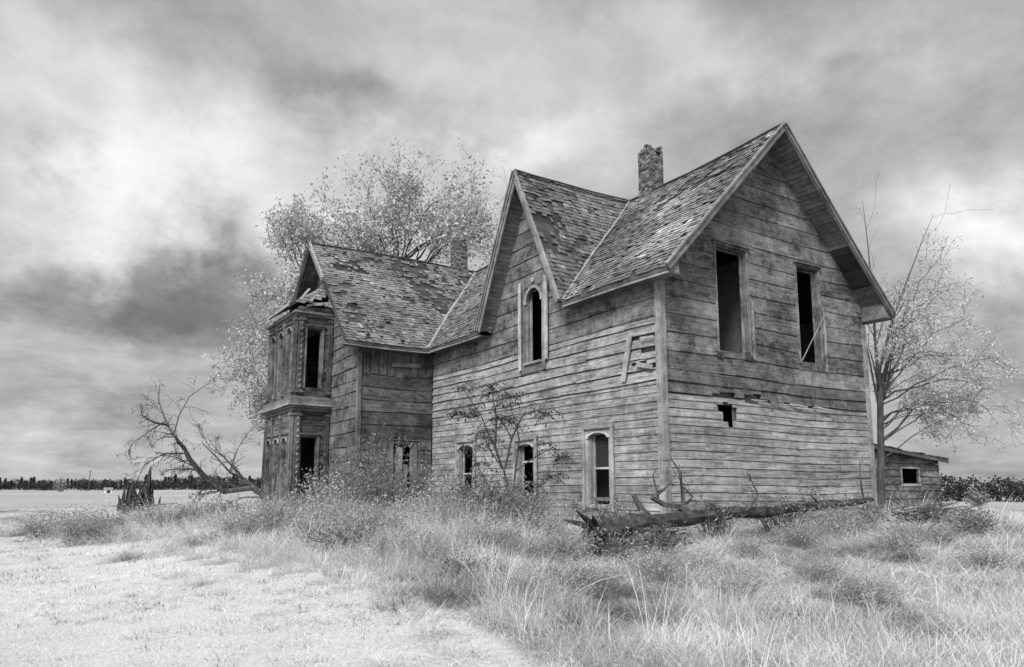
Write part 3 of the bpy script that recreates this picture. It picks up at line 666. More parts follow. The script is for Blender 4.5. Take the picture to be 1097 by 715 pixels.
# cornice between the storeys (stepped, pale edges) and panels
for name, zc_, steps in (('cornice', 2.52, ((.06, .0, .10, .8), (.15, .10, .07, 1.0), (.27, .17, .06, 1.4), (.22, .23, .10, .9), (.14, .33, .10, .7), (.05, .43, .08, .8))), ('cornice', 5.78, ((.06, 0, .1, .7), (.16, .1, .08, .9)))):
    mb = MB()
    for o_, dz, h, t in steps:
        mb.box((BX-o_, BY0-o_, zc_+dz), (0, BY1-BY0+2*o_, 0), (0, 0, h-.006), (o_+.03, 0, 0), t*.75); mb.box((BX+.03, BY0-o_, zc_+dz), (WX-BX-.03, 0, 0), (0, 0, h-.006), (0, o_+.03, 0), t*.7)
    mb.build(name, 'trim', bay, warp)
# posts / pilasters with carved studs
def post(mp, u, w_, z0, z1, studs=False, t=1.0):
    m = MB(); a = mp(u-w_/2, z0, .0); m.box(a, (0, 0, z1-z0), mp(u+w_/2, z0, 0)-a, mp(u-w_/2, z0, .07)-a, t*.9)
    a = mp(u-w_*.3, z0, .075); m.box(a, (0, 0, z1-z0), mp(u+w_*.3, z0, .075)-a, mp(u-w_*.3, z0, .1)-a, t*.7)
    for zz in (z0+.05, z1-.14):
        a = mp(u-w_*.62, zz, .0); m.box(a, mp(u+w_*.62, zz, 0)-a, (0, 0, .08), mp(u-w_*.62, zz, .12)-a, t*1.1)
    if studs:
        z = z0+.25
        while z < z1-.2:
            c = mp(u, z, .1); ring = [c+(mp(math.cos(q)*.055, math.sin(q)*.07, 0)-mp(0, 0, 0)) for q in np.linspace(0, 2*PI, 9)[:-1]]
            m.add(ring+[c+(mp(0, 0, .045)-mp(0, 0, 0))], [(i, (i+1) % 8, 8) for i in range(8)], t*1.5); z += .2
    return m
for z0, z1 in ((-1.0, 2.5), (3.08, 5.78)):
    for mp, u, w_, st, t in ((mpBs, BX+.13, .2, True, 1.0), (mpBf, BY0+.12, .22, False, 1.1), (mpBf, BY1-.12, .22, False, 1.2), (mpBf, 14.8, .14, False, 1.3), (mpBf, 15.78, .14, False, 1.2), (mpBs, WX-.12, .16, False, .8)):
        post(mp, u, w_, z0, z1, st, t*random.uniform(.5, .85)).build('pilaster', 'rough', bay, warp)
def bwin(mp, u0, u1, z0, z1, t, arch, rail=None):
    o = window_rect(mp, u0+.03, u1-.03, z0+.02, z1-.02, bay, 'rough', t*1.0, cas=.06, head=True, arch=arch, rail=rail, sill=True)
    for ch in list(o.children):   # merge sash and sill so the tree is not deeper than thing > part > sub-part
        bpy.data.objects.remove(ch)
    return o
_wr = window_rect
for u0, u1, z0, z1 in opF: bwin(mpBf, u0, u1, z0, z1, .9, .16)
bwin(mpBs, -3.58, -2.98, 3.33, 5.42, .95, 0); bwin(mpBs, -3.66, -3.0, -.9, 1.68, .6, 0)
for u0, u1, z0, z1 in opF:   # sashes: thin vertical pale bars in the narrow windows
    mb = MB(); c = (u0+u1)/2; mb.box((BX+.06, c-.02, z0), (0, 0, z1-z0-.1), (0, .04, 0), (.03, 0, 0), 1.3); mb.box((BX+.06, u0+.05, (z0+z1)/2), (0, u1-u0-.1, 0), (0, 0, .045), (.03, 0, 0), 1.1); mb.build('sash', 'trim', bay, warp)
# the sagging broken roof over the bay
mb = MB(); ex = .34; zt = 7.15; zb_ = 6.16
A0 = V(BX-ex, BY0-.05, zb_); A1 = V(BX-ex, BY1+ex, zb_+.02); B0 = V(WX-.02, BY0+.5, zt); B1 = V(WX-.02, BY1-.3, zt)
def patch(p00, p10, p01, p11, nu, nv, missf, t=1.0):
    nrm = (p10-p00).cross(p01-p00).normalized(); nrm = nrm if nrm.z > 0 else -nrm
    for j in range(nv):
        for i in range(nu):
            u = (i+random.uniform(-.1, .1))/nu; v0 = j/nv
            if missf(u, v0): continue
            def q(u, v): return (p00*(1-u)+p10*u)*(1-v)+(p01*(1-u)+p11*u)*v
            a = q(u, v0)+nrm*random.uniform(.03, .06); b = q(min(1.01, u+.93/nu), v0)+nrm*random.uniform(.03, .06); c = q(min(1, u+.93/nu), min(1, v0+1.3/nv))+nrm*.02; d = q(u, min(1, v0+1.3/nv))+nrm*.02; r = random.uniform(0, 50)
            mb.add([a, b, c, d, a-nrm*.012, b-nrm*.012], [(0, 1, 2, 3), (4, 5, 1, 0), (4, 0, 3), (1, 5, 2)], t*random.uniform(.6, 1.3), [(r, r, r), (r, r+.12, r), (r+.2, r+.12, r), (r+.2, r, r), (r, r, r), (r, r+.12, r)])
patch(A0, A1, B0, B1, 26, 11, lambda u, v: False, .8)
sA = V(WX+.0, BY0-.3, zb_-.05)
patch(A0+V(0.1, -.25, 0), sA, B0+V(-.15, 0, 0), B0+V(.02, 0, .0), 9, 8, lambda u, v: u > .2+v*1.1 and u < .75, 1.2)
mb.poly([A0, A1, B1, B0], (0, 0, -.05), .4)
mb.build('bay_roof', 'shingle', bay, warp)
mb = MB()
for i in range(7):
    p = V(BX+random.uniform(.0, .9), BY0-.12, random.uniform(5.85, 6.3)); mb.box(p, (random.uniform(.3, .8), random.uniform(-.05, .05), random.uniform(-.12, .15)), (0, 0, random.uniform(.04, .1)), (0, .02, 0), random.uniform(.6, 1.5))
for y in (15.9, 14.9, 13.7): mb.beam((BX-.30, y, 6.1), (BX+.3, y-.02, 6.55), (0, .06, 0), (0, 0, .05), 1.2)
mb.beam((BX-.36, BY0-.1, 6.12), (BX-.36, BY1+.34, 6.13), (0, 0, .1), (.03, 0, 0), .9)
mb.box((BX-.05, BY0-.16, 6.33), (.30, 0, .42), (.08, 0, 0), (0, -.02, 0), 1.4)
mb.build('broken_rafter', 'trim', bay, warp)

# ================================================================== SHED
SY = 6.2
a = P(930, 560, 1, SY); b_ = P(1011, 570, 1, SY); SX0, SX1 = a.x-3.2, b_.x
zA = P(935, 480, 1, SY).z; xA = P(935, 480, 1, SY).x; zs = P(1011, 494, 1, SY).z; sl = (zs-zA)/(SX1-xA)
topz = lambda x: zs+sl*(x-SX1)
sur = lambda z: SX1 if z < zs-.02 else max(SX0, SX1+(z-zs)/sl)
gz = -1.75
shed = thing('shed', 'low weathered wooden shed with tiny square window, behind the right corner of the house', 'shed', ((SX0+SX1)/2, SY+1.5, gz))
mpS = lambda u, z, n: V(u, SY-n, z)
wa = P(965, 502, 1, SY); wb = P(984, 518, 1, SY)
opw = (wa.x, wb.x, wb.z, wa.z)
mb = MB(); siding(mb, mpS, courses(gz, topz(SX0), .30, .12), cst(SX0), sur, [opw], tone(.45, .95), gap=.02, lip=.02, jit=.02, maxlen=2.2)
siding(mb, lambda u, z, n: V(SX1+n, u, z), courses(gz, zs, .30, .12), cst(SY), cst(SY+3), [], tone(.45, .95), gap=.02, lip=.02, jit=.02, maxlen=2.2)
mb.build('wall', 'rough', shed)
mb = MB()
siding(mb, lambda u, z, n: mpS(u, z, n-.05), courses(gz, topz(SX0), .5), cst(SX0+.05), lambda z: sur(z+.05)-.05, [opw], tone(.8, 1.), gap=-.005, lip=0, th=.02, jit=0, maxlen=60, seg=60)
mb.box((SX0+.05, SY+2.9, gz), (SX1-SX0-.1, 0, 0), (0, 0, zs-gz), (0, .05, 0)); mb.box((SX1-.08, SY+.1, gz), (0, 2.8, 0), (0, 0, zs-gz), (.03, 0, 0)); mb.box((SX0, SY+.1, gz), (0, 2.8, 0), (0, 0, zs-gz), (.03, 0, 0))
mb.build('lining', 'inside', shed)
mb = MB(); z0_ = topz(SX0-.2); z1_ = topz(SX1+.3)
mb.poly([(SX0-.2, SY-.28, z0_), (SX1+.3, SY-.28, z1_), (SX1+.3, SY+3.3, z1_), (SX0-.2, SY+3.3, z0_)], (0, 0, .09), .5)
mb.beam((SX0-.2, SY-.30, z0_-.02), (SX1+.3, SY-.30, z1_-.02), (0, 0, .13), (0, .03, 0), .9)
for i in range(120):
    x = random.uniform(SX0-.2, SX1+.1); y = SY-.34+random.choice((0, 0, .5, 1, 1.5, 2, 2.5))+random.uniform(0, .05); mb.box((x, y, topz(x)+.095), (random.uniform(.15, .4), 0, sl*.3), (0, .5, 0), (0, 0, random.uniform(.012, .05)), random.uniform(.5, 1.4))
mb.build('roof', 'darkwood', shed)
mb = MB()
u0, u1, z0, z1 = opw
for c0, sz in (((u0-.1, SY-.05, z0-.12), (u1-u0+.25, 0, .1)), ((u0-.08, SY-.05, z1+.0), (u1-u0+.16, 0, .06))): mb.box(c0, (sz[0], 0, 0), (0, 0, sz[2]), (0, .04, 0), 1.2)
mb.box((u0-.08, SY-.05, z0-.02), (0, 0, z1-z0), (.08, 0, 0), (0, .04, 0), 1.0); mb.box((u1, SY-.05, z0-.02), (0, 0, z1-z0), (.08, 0, 0), (0, .04, 0), 1.0)
mb.build('window_frame', 'trim', shed)

# ================================================================== TREES
def leafquad(mb, p, size, d=None, t=1., asp=1.):
    a = random.uniform(0, 2*PI); n = V(random.gauss(0, 1), random.gauss(0, 1), random.gauss(0, 1)+.4).normalized()
    x = n.orthogonal().normalized(); y = n.cross(x); x, y = x*math.cos(a)+y*math.sin(a), y*math.cos(a)-x*math.sin(a)
    l_ = size*random.uniform(.6, 1.3); w_ = l_*random.uniform(.35, .55)*asp
    mb.add([p, p+x*l_*.5+y*w_*.5, p+x*l_, p+x*l_*.5-y*w_*.5], [(0, 1, 2, 3)], t)
def grow(br, lf, pts, rads, levels, cfg, lev=0):
    """tube along pts, then children; leaves on the last level"""
    k = (8, 6, 4, 3, 3)[min(lev, 4)]
    br.tube(pts, rads, k, rough=.08 if lev < 2 else 0)
    L = sum((Vector(pts[i+1])-Vector(pts[i])).length for i in range(len(pts)-1))
    if lev >= levels:
        for _ in range(cfg['leaves']):
            f = random.uniform(.15, 1.05); i = min(int(f*(len(pts)-1)), len(pts)-2); g = f*(len(pts)-1)-i
            p = Vector(pts[i]).lerp(Vector(pts[i+1]), g)+V(random.gauss(0, 1), random.gauss(0, 1), random.gauss(0, 1))*cfg['spread']
            leafquad(lf, p, cfg['leaf'], t=random.uniform(.6, 1.35), asp=cfg.get('asp', 1))
        return
    n = cfg['kids'][lev]
    for c in range(n):
        f = cfg['start'][lev]+(1-cfg['start'][lev])*(c+random.random())/n; f = min(f, .98)
        i = min(int(f*(len(pts)-1)), len(pts)-2); g = f*(len(pts)-1)-i
        p = Vector(pts[i]).lerp(Vector(pts[i+1]), g); d = (Vector(pts[i+1])-Vector(pts[i])).normalized()
        r = rads[i]*(1-g)+rads[i+1]*g
        ang = random.uniform(*cfg['ang'][lev]); az = random.uniform(0, 2*PI)+c*2.4
        x = d.orthogonal().normalized(); y = d.cross(x); dd = (d*math.cos(ang)+(x*math.cos(az)+y*math.sin(az))*math.sin(ang)).normalized()
        ln = L*random.uniform(*cfg['len'][lev])*(1-.35*f); ns = cfg.get('ns', 5)
        cp = [p]; cr = [r*cfg.get('rk', .5)]; dcur = dd
        for s in range(ns):
            dcur = (dcur+V(random.gauss(0, 1), random.gauss(0, 1), random.gauss(0, 1))*cfg['wig']+V(0, 0, cfg['trop'][lev])).normalized()
            cp.append(cp[-1]+dcur*ln/ns); cr.append(max(cfg['rmin'], r*cfg.get('rk', .5)*(1-(s+1)/ns*.85)))
        grow(br, lf, cp, cr, levels, cfg, lev+1)
def tree(name, label, base, pts, rads, levels, cfg, leafmat, cat='tree', group=None, extra=()):
    root = thing(name, label, cat, base, group); br, lf = MB(), MB()
    grow(br, lf, pts, rads, levels, cfg)
    for ep, er, lv in extra: grow(br, lf, ep, er, levels, cfg, lv)
    br.build('trunk', 'bark', root); lf.build('crown', leafmat, root)
    return root
def gp(px, D):   # ground point under a photo column at a depth
    p = PD(px, 526, D); return V(p.x, p.y, ground(p.x, p.y))
def fan(D, ell, trunk, n, r0, ddepth, seed, avoid=None):
    """limbs that leave the trunk and reach points spread through a crown volume"""
    random.seed(seed); res = []; F = V(math.sin(YAW), math.cos(YAW), 0)
    cx0, cy0, rx, ry = ell; k = 0
    while len(res) < n:
        k += 1; a = random.uniform(0, 2*PI); q = random.uniform(.3, 1)**.45; e = random.uniform(-1, 1)
        sq = math.sqrt(max(0, 1-e*e*.8)); px = cx0+rx*q*sq*math.cos(a); py = cy0+ry*q*sq*math.sin(a)
        if avoid and avoid(px, py): continue
        tgt = PD(px, py, D+ddepth*q*e); L = (tgt-trunk[-1]).length
        hts = [t for t in trunk if t.z < tgt.z+.6] or [trunk[0]]
        st = hts[-1].lerp(hts[max(0, len(hts)-2)], random.random()); d = tgt-st; L = d.length
        up = V(0, 0, 1)*L*random.uniform(.06, .2); s1 = V(random.gauss(0, .05), random.gauss(0, .05), 0)*L
        pts = []
        for m_ in range(8):
            t = m_/7; p = st.lerp(tgt, t)+up*math.sin(t*PI)+s1*math.sin(t*PI)+V(random.gauss(0, 1), random.gauss(0, 1), random.gauss(0, 1))*L*.016; pts.append(p)
        f = min(1, L/6); rads = [max(.008, r0*f*(1-m_/7*.88)) for m_ in range(8)]
        res.append((pts, rads, 1))
    return res
# large pale-leaved tree behind the wing
D = 40; b0 = gp(432, D)
T = lambda px, py, dd=0: PD(px, py, D+dd)
cfg = dict(kids=[0, 8, 7], start=[.25, .40, .1], ang=[(.5, 1.0), (.4, .95), (.4, 1.1)], len=[(.5, .7), (.38, .6), (.35, .6)], wig=.24, trop=[.06, .05, .0], rmin=.007, leaves=9, leaf=.22, spread=.24, ns=5, rk=.5)
tr1 = [b0, T(431, 440), T(429, 380), T(427, 330), T(425, 285)]
tree('tree', 'tall pale-leaved tree with rounded open crown rising behind the wing roof', b0, tr1, [.36, .3, .26, .2, .12], 3, cfg, 'leafpale',
     extra=fan(D, (436, 268, 96, 74), tr1, 21, .085, 4.5, 21, avoid=lambda x, y: y > 345)+fan(D, (490, 235, 44, 32), tr1, 6, .07, 3, 22)+fan(D, (375, 250, 40, 40), tr1, 5, .07, 3, 23))
D = 37; b0 = gp(322, D)
cfg2 = dict(cfg, kids=[0, 9, 7], leaf=.18, trop=[.03, .03, -.02])
tr2 = [b0, T(322, 490), T(320, 440), T(318, 380), T(322, 320), T(328, 270)]
tree('tree', 'pale leafy tree spreading to the left of the bay window, lower than its neighbour', b0, tr2, [.26, .22, .19, .15, .1, .06], 3, cfg2, 'leafpale',
     extra=fan(D, (318, 280, 52, 60), tr2, 14, .07, 3.5, 24)+fan(D, (290, 380, 46, 70), tr2, 19, .06, 3.5, 25)+fan(D, (290, 460, 30, 40), tr2, 8, .06, 2.5, 26))
# right tree in front of the shed
random.seed(5)
YR = 1.0; q = P(943, 560, 1, YR); b0 = V(q.x, q.y, ground(q.x, q.y)-.1)
T = lambda px, py, y=1.0: P(px, py, 1, y)
DR = (T(943, 400)-Vector((CAMX, CAMY, 0))).dot(V(math.sin(YAW), math.cos(YAW), 0))
cfg3 = dict(kids=[0, 8, 6], start=[.3, .3, .1], ang=[(.5, 1.0), (.4, 1.0), (.4, 1.1)], len=[(.3, .5), (.3, .5), (.35, .55)], wig=.24, trop=[.0, -.01, -.08], rmin=.004, leaves=11, leaf=.10, spread=.08, ns=5, rk=.45, asp=.7)
tr3 = [b0, T(944, 500), T(943, 440), T(942, 400)]
lead = [([T(941, 405), T(938, 370), T(935, 320), T(930, 265), T(924, 215)], [.06, .045, .03, .016, .005], 2),
        ([T(941, 402), T(955, 345, .6), T(972, 300, .5), T(988, 258, .3), T(1000, 230, .3)], [.045, .032, .022, .012, .005], 2),
        ([T(943, 425), T(936, 390, .9), T(930, 370, .8), T(932, 345, 1.2)], [.025, .018, .01, .005], 2)]
tree('tree', 'slim forked tree with light feathery leaves in front of the shed', b0, tr3, [.115, .10, .095, .085], 3, cfg3, 'leafbright',
     extra=fan(DR, (1022, 385, 82, 84), tr3[1:], 22, .05, 2.2, 33, avoid=lambda x, y: (y > 440 and x < 985) or (y < 345 and x < 960) or y > 462 or (x < 940))+fan(DR, (975, 315, 35, 45), tr3[1:], 5, .05, 1.2, 34))
for ep, er, lv in lead:
    br, lf = MB(), MB(); random.seed(int(er[0]*1e4)); grow(br, lf, ep, er, 3, dict(cfg3, kids=[0, 4, 6], leaves=5), lv)
    root = [o for o in C.objects if o.get('label', '').startswith('slim forked')][0]; br.build('branch', 'bark', root); lf.build('crown', 'leafbright', root)
# ------------------------------------------------------------------ fallen tree, left
random.seed(9)
YF = 15.2
T = lambda px, py, y=15.2: P(px, py, 1, y)
b0 = T(292, 536, 14.6); b0.z = ground(b0.x, b0.y)
ft = thing('fallen_tree', 'bare fallen tree leaning left from the bay window, its dead branches in the air', 'fallen tree', b0)
br, lf = MB(), MB()
cf = dict(kids=[4, 6, 9, 5], start=[.2, .15, .1, .1], ang=[(.4, .9), (.4, .9), (.4, 1.), (.4, 1.)], len=[(.22, .4), (.3, .5), (.3, .5), (.3, .5)], wig=.22, trop=[.02, -.04, -.09, -.12], rmin=.006, leaves=1, leaf=.08, spread=.05, ns=5)
for pts, rads, lv in [([T(296, 540, 14.4), T(270, 523, 14.8), T(240, 527, 15.0), T(218, 510), T(203, 492), T(196, 478, 15.2)], [.15, .17, .16, .16, .14, .12], 1),
    ([T(196, 478), T(184, 464), T(178, 452, 15.4), T(170, 430, 15.6), T(171, 412, 15.6)], [.11, .09, .07, .04, .012], 2),
    ([T(180, 456, 15.3), T(165, 453, 15), T(152, 445, 14.8), T(150, 432, 14.7)], [.06, .05, .035, .012], 2),
    ([T(186, 466), T(192, 445, 15.6), T(203, 425, 15.9), T(220, 413, 16), T(228, 410, 16)], [.06, .045, .03, .02, .01], 2),
    ([T(196, 486), T(176, 486, 15), T(155, 498, 14.8), T(147, 514, 14.8)], [.07, .05, .03, .012], 2),
    ([T(176, 452), T(160, 462, 15), T(142, 475, 14.8), T(137, 484, 14.8)], [.05, .035, .02, .01], 2),
    ([T(284, 530, 14.6), T(262, 514, 15.2), T(246, 506, 15.6), T(232, 490, 16), T(216, 474, 16)], [.12, .1, .07, .05, .02], 2),
    ([T(262, 514, 15.2), T(240, 490, 15), T(225, 480, 15), T(212, 458, 15)], [.07, .05, .03, .012], 2),
    ([T(246, 506), T(255, 480, 15.6), T(268, 462, 15.8), T(280, 452, 16)], [.05, .035, .02, .01], 2),
    ([T(232, 522), T(215, 526, 14.8), T(206, 538, 14.5)], [.05, .035, .02], 2),
    ([T(290, 533, 14.4), T(262, 533, 14.1), T(240, 540, 14.0)], [.06, .04, .02], 3)]:
    grow(br, lf, pts, [r_*.58 for r_ in rads], 4, cf, lv)
br.build('trunk', 'bark', ft); lf.build('foliage', 'leafmid', ft)
# broken stump with splinters
st0 = T(152, 545, 24); st0 = gp(148, 27)
stp = thing('tree_stump', 'dark jagged broken stump standing alone in the field at left', 'tree stump', st0)
mb = MB()
for i in range(46):
    a = random.uniform(0, 2*PI); r = random.uniform(0, .62); p = st0+V(r*math.cos(a)*1.3, r*math.sin(a), -.1); h = random.uniform(.6, 1.5)*(1.0 if r < .4 else .65)
    mb.tube([p, p+V(random.uniform(-.06, .06), random.uniform(-.06, .06), h*.6), p+V(random.uniform(-.15, .15), 0, h)], [.10, .07, .012], 5, rough=.2)
mb.tube([st0+V(.25, 0, 0), st0+V(.3, 0, 1.1), st0+V(.36, 0, 1.85)], [.17, .12, .02], 6, rough=.2)
mb.build('stump_wood', 'logbark', stp)
mb = MB()
for i in range(14):
    a = random.uniform(0, 2*PI); p = st0+V(0, 0, .1); q = p+V(math.cos(a)*random.uniform(.6, 1.5), math.sin(a)*.5, random.uniform(-.1, .5)); mb.tube([p, (p+q)/2+V(0, 0, .15), q], [.05, .03, .01], 4)
mb.build('root', 'twig', stp)
lg = thing('dead_branch', 'long dark dead branch lying flat beside the broken stump', 'branch', gp(140, 24)); mb = MB()
q0, q1 = gp(102, 25), gp(182, 23.5); n_ = 8
mb.tube([q0.lerp(q1, i/n_)+V(random.uniform(-.05, .05), random.uniform(-.1, .1), .12+random.uniform(-.03, .05)) for i in range(n_+1)], [.03]+[.09]*(n_-1)+[.04], 6, rough=.2)
for i in range(10):
    p = q0.lerp(q1, random.random())+V(0, 0, .15); mb.tube([p, p+V(random.uniform(-.5, .5), random.uniform(-.3, .3), random.uniform(.0, .35))], [.03, .008], 4)
mb.build('branch_wood', 'logbark', lg)
# ------------------------------------------------------------------ the long log in front of the house
random.seed(14)
lo = thing('log', 'long fallen trunk lying slantwise before the gable wall, thick dark root end at left', 'log', P(760, 600, 1, -1.6))
T = lambda px, py, y=-1.6: P(px, py, 1, y)
mb = MB(); path = [(632, 578, -2.0), (655, 568, -1.9), (685, 562, -1.8), (720, 557, -1.7), (760, 553, -1.65), (800, 549, -1.6), (840, 546, -1.55), (880, 542, -1.5), (915, 538, -1.5), (934, 535, -1.5)]
pts = []; rd = [.15, .2, .18, .15, .12, .11, .1, .09, .08, .05]
for i, (x, y, yy) in enumerate(path): pts.append(T(x, y, yy))
fine = []; fr = []
for i in range(len(pts)-1):
    for s in range(4):
        fine.append(pts[i].lerp(pts[i+1], s/4)+V(random.uniform(-1, 1), random.uniform(-1, 1), random.uniform(-1, 1))*.018); fr.append((rd[i]*(1-s/4)+rd[i+1]*s/4)*random.uniform(.88, 1.12))
fine.append(pts[-1]); fr.append(rd[-1])
mb.tube(fine, fr, 11, rough=.17); mb.build('trunk', 'logbark', lo, smooth=False)
cf2 = dict(kids=[3, 4, 3], start=[.2]*3, ang=[(.4, 1.)]*3, len=[(.3, .5)]*3, wig=.3, trop=[.0, 0, -.03], rmin=.006, leaves=3, leaf=.06, spread=.04, ns=4)
rt_ = T(640, 574, -2.0)
for i in range(9):
    a = random.uniform(0, 2*PI); e = rt_+V(-random.uniform(.1, .5), math.cos(a)*.45, math.sin(a)*.4); m_ = MB(); m_.tube([rt_+V(.15, 0, 0), rt_.lerp(e, .5)+V(0, 0, .05), e], [.08, .05, .012], 6, rough=.2); m_.build('root', 'logbark', lo)
br, lf = MB(), MB()
for pp, rr, lv in [([(742, 553), (728, 543), (712, 541), (698, 533), (706, 528), (712, 524), (704, 526)], [.07, .06, .055, .05, .04, .03, .015], 2),
    ([(732, 541), (731, 525), (728, 505), (718, 490)], [.04, .03, .02, .01], 2), ([(700, 560), (688, 548), (678, 530)], [.08, .07, .045], 3),
    ([(735, 540), (742, 532), (730, 520)], [.03, .02, .01], 2), ([(650, 568), (640, 560), (628, 556)], [.06, .04, .02], 2),
    ([(660, 570), (670, 585), (655, 600)], [.06, .04, .02], 2), ([(800, 548), (812, 530), (800, 505)], [.03, .02, .006], 2), ([(925, 536), (922, 515), (921, 492)], [.025, .02, .008], 3),
    ([(780, 550), (762, 540), (750, 548)], [.04, .03, .02], 2), ([(880, 543), (868, 530), (872, 520)], [.025, .018, .008], 2), ([(690, 565), (720, 572), (745, 590)], [.05, .04, .02], 2)]:
    br = MB(); grow(br, lf, [T(a_, b2_, -1.7+random.uniform(-.05, .05)) for a_, b2_ in pp], rr, 4, dict(cf2, kids=[3, 3, 3, 2], start=[.2]*4, ang=[(.4, 1.)]*4, len=[(.3, .5)]*4, trop=[0]*4), lv); br.build('branch', 'bark', lo)
lf.build('leaves', 'leafmid', lo)

# ------------------------------------------------------------------ shrubs
def shrub(name, label, base, rad, h, stems, leaves, leaf, mat, cat='bush', group=None, dense=.5, stemmat='twig', sr=1.):
    root = thing(name, label, cat, base, group); br, lf = MB(), MB()
    for i in range(stems):
        a = random.uniform(0, 2*PI); r = rad*math.sqrt(random.random()); top = base+V(r*math.cos(a), r*math.sin(a), h*random.uniform(.55, 1.0)*(1-.35*(r/rad)**2))
        mid = base.lerp(top, .5)+V(random.gauss(0, .05), random.gauss(0, .05), .05); p0 = base+V(r*math.cos(a)*.3, r*math.sin(a)*.3, -.05)
        br.tube([p0, mid, top], [.012*sr, .009*sr, .004*sr], 3)
        for _ in range(leaves):
            f = random.uniform(.15, 1.02); p = (p0.lerp(mid, f*2) if f < .5 else mid.lerp(top, f*2-1))+V(random.gauss(0, 1), random.gauss(0, 1), random.gauss(0, 1))*rad*.16
            leafquad(lf, p, leaf, t=random.uniform(.6, 1.4))
    br.build('stems', stemmat, root); lf.build('foliage', mat, root)
    return root
random.seed(31)
def gD(px, D, dz=0): p = gp(px, D); p.z += dz; return p
shrub('bush', 'dense scrub growing up against the dark wing wall below the bay', gD(405, 21.3), 1.1, 2.9, 80, 30, .08, 'leafmid')
shrub('bush', 'thin scraggly bush at the inner corner of the wing', gD(372, 22.5), .8, 2.4, 50, 26, .08, 'leafmid')
shrub('bush', 'leafy scrub under the broken wing window', gD(445, 20.5), .8, 2.2, 55, 26, .08, 'leafmid')
shrub('bush', 'dark bramble in front of the middle ground-floor window', gD(520, 16.0), 1.0, 1.4, 80, 28, .07, 'leafdark')
shrub('bush', 'bramble beside the sumac stems below the middle window', gD(562, 15.2), .7, 1.2, 55, 26, .07, 'leafmid')
shrub('bush', 'low dark weeds around the root end of the log', gD(655, 11.8), .65, .5, 36, 18, .055, 'leafmid')
shrub('bush', 'low leafy weeds below the nearest ground-floor window', gD(650, 13.2), .6, .85, 45, 26, .07, 'leafmid')
shrub('bush', 'dark weeds under the middle of the log', gD(705, 12.0), .55, .6, 40, 24, .06, 'leafdark')
shrub('bush', 'leafy shoots standing behind the log near the gable wall', gD(765, 14.0), .7, 1.0, 30, 16, .07, 'leafmid')
shrub('bush', 'weeds in front of the right half of the gable wall', gD(835, 15.5), 1.0, .95, 50, 22, .07, 'leafmid')
shrub('bush', 'dark weeds at the foot of the slim forked tree', gD(925, 18.0), .8, .75, 45, 22, .07, 'leafmid')
shrub('bush', 'low bush in the open at the right edge beyond the shed', gD(1038, 17.0), .7, .7, 50, 24, .07, 'leafmid')
shrub('bush', 'scrub at the shed corner', gD(1008, 24.5), 1.0, 1.2, 60, 24, .09, 'leafmid')
shrub('bush', 'dark bush under the fallen tree', gD(238, 21.5), .8, .6, 60, 26, .08, 'leafmid')
shrub('bush', 'dark tussock of weeds left of the fallen tree', gD(120, 21.5), 1.0, .62, 70, 26, .08, 'leafmid')
shrub('bush', 'weedy hummock in the tall grass below the bay', gD(375, 12.2), .75, .45, 60, 24, .05, 'leafmid')
shrub('bush', 'low weeds in the grass at the lower middle', gD(500, 9.6), .5, .38, 50, 22, .04, 'leafmid')
shrub('bush', 'bush by the foot of the bay', gD(330, 22.0), .8, 1.0, 45, 24, .08, 'leafmid')
GM = 'pale weedy mounds in the tall grass'
def mound_proto():
    base = V(0, 0, 0); o = shrub('weed_mound', 'pale fluffy mound of weeds in the tall grass around the house', base, .62, .62, 90, 34, .036, 'weedpale', 'weed', GM, stemmat='weedpale', sr=.45); return o
protos_ = [mound_proto() for _ in range(3)]; first = {}
spots_ = [
    (85, 19.5, 'at the far left end of the weedy band'), (170, 19.5, 'in front of the jagged stump'), (205, 20, 'just left of the fallen tree, in the open'), (262, 15.5, 'on the lawn edge straight below the fallen tree'),
    (315, 18, 'below the left corner of the bay window'), (345, 16.5, 'in the grass straight below the bay doorway'), (300, 16, 'at the edge of the mown lawn below the bay'), (385, 18.5, 'in front of the scrub at the wing corner'), (410, 16, 'in the grass below the dark wing wall'),
    (440, 17.5, 'below the broken wing window'), (340, 14, 'on the lawn edge left of the dark weedy hummock'), (400, 13, 'just right of the dark weedy hummock'), (450, 13.5, 'between the dark hummock and the wing window'), (480, 15.5, 'in the grass before the far ground-floor window'),
    (430, 11, 'on the lawn edge near the camera, lower middle'), (470, 10.4, 'left of the low dark weeds in the lower middle'), (525, 11.5, 'behind the low dark weeds in the lower middle'), (500, 13.4, 'in the grass below the sumac'), (585, 13.6, 'in the grass below the middle ground-floor window'),
    (600, 11.5, 'left of the root end of the log'), (640, 9.6, 'in the near grass below the root end of the log'), (700, 10.2, 'in the near grass below the branch stubs of the log'), (560, 9, 'nearest of all, low in the bottom middle'), (745, 11, 'just in front of the thick half of the log'),
    (800, 12.4, 'in front of the middle of the log'), (850, 13.8, 'in front of the thin half of the log'), (900, 15, 'in front of the tip of the log'), (780, 9.6, 'in the near grass below the hole in the gable wall'), (870, 11, 'in the near grass below the right gable window'),
    (960, 13.5, 'in the grass before the forked tree'), (1000, 15, 'in the grass before the shed'), (1045, 12.5, 'by the right edge of the picture'), (920, 9.8, 'in the near grass at the lower right'), (490, 18.8, 'against the wall under the far ground-floor window'),
    (60, 22, 'standing in the field behind the weedy band at far left')]
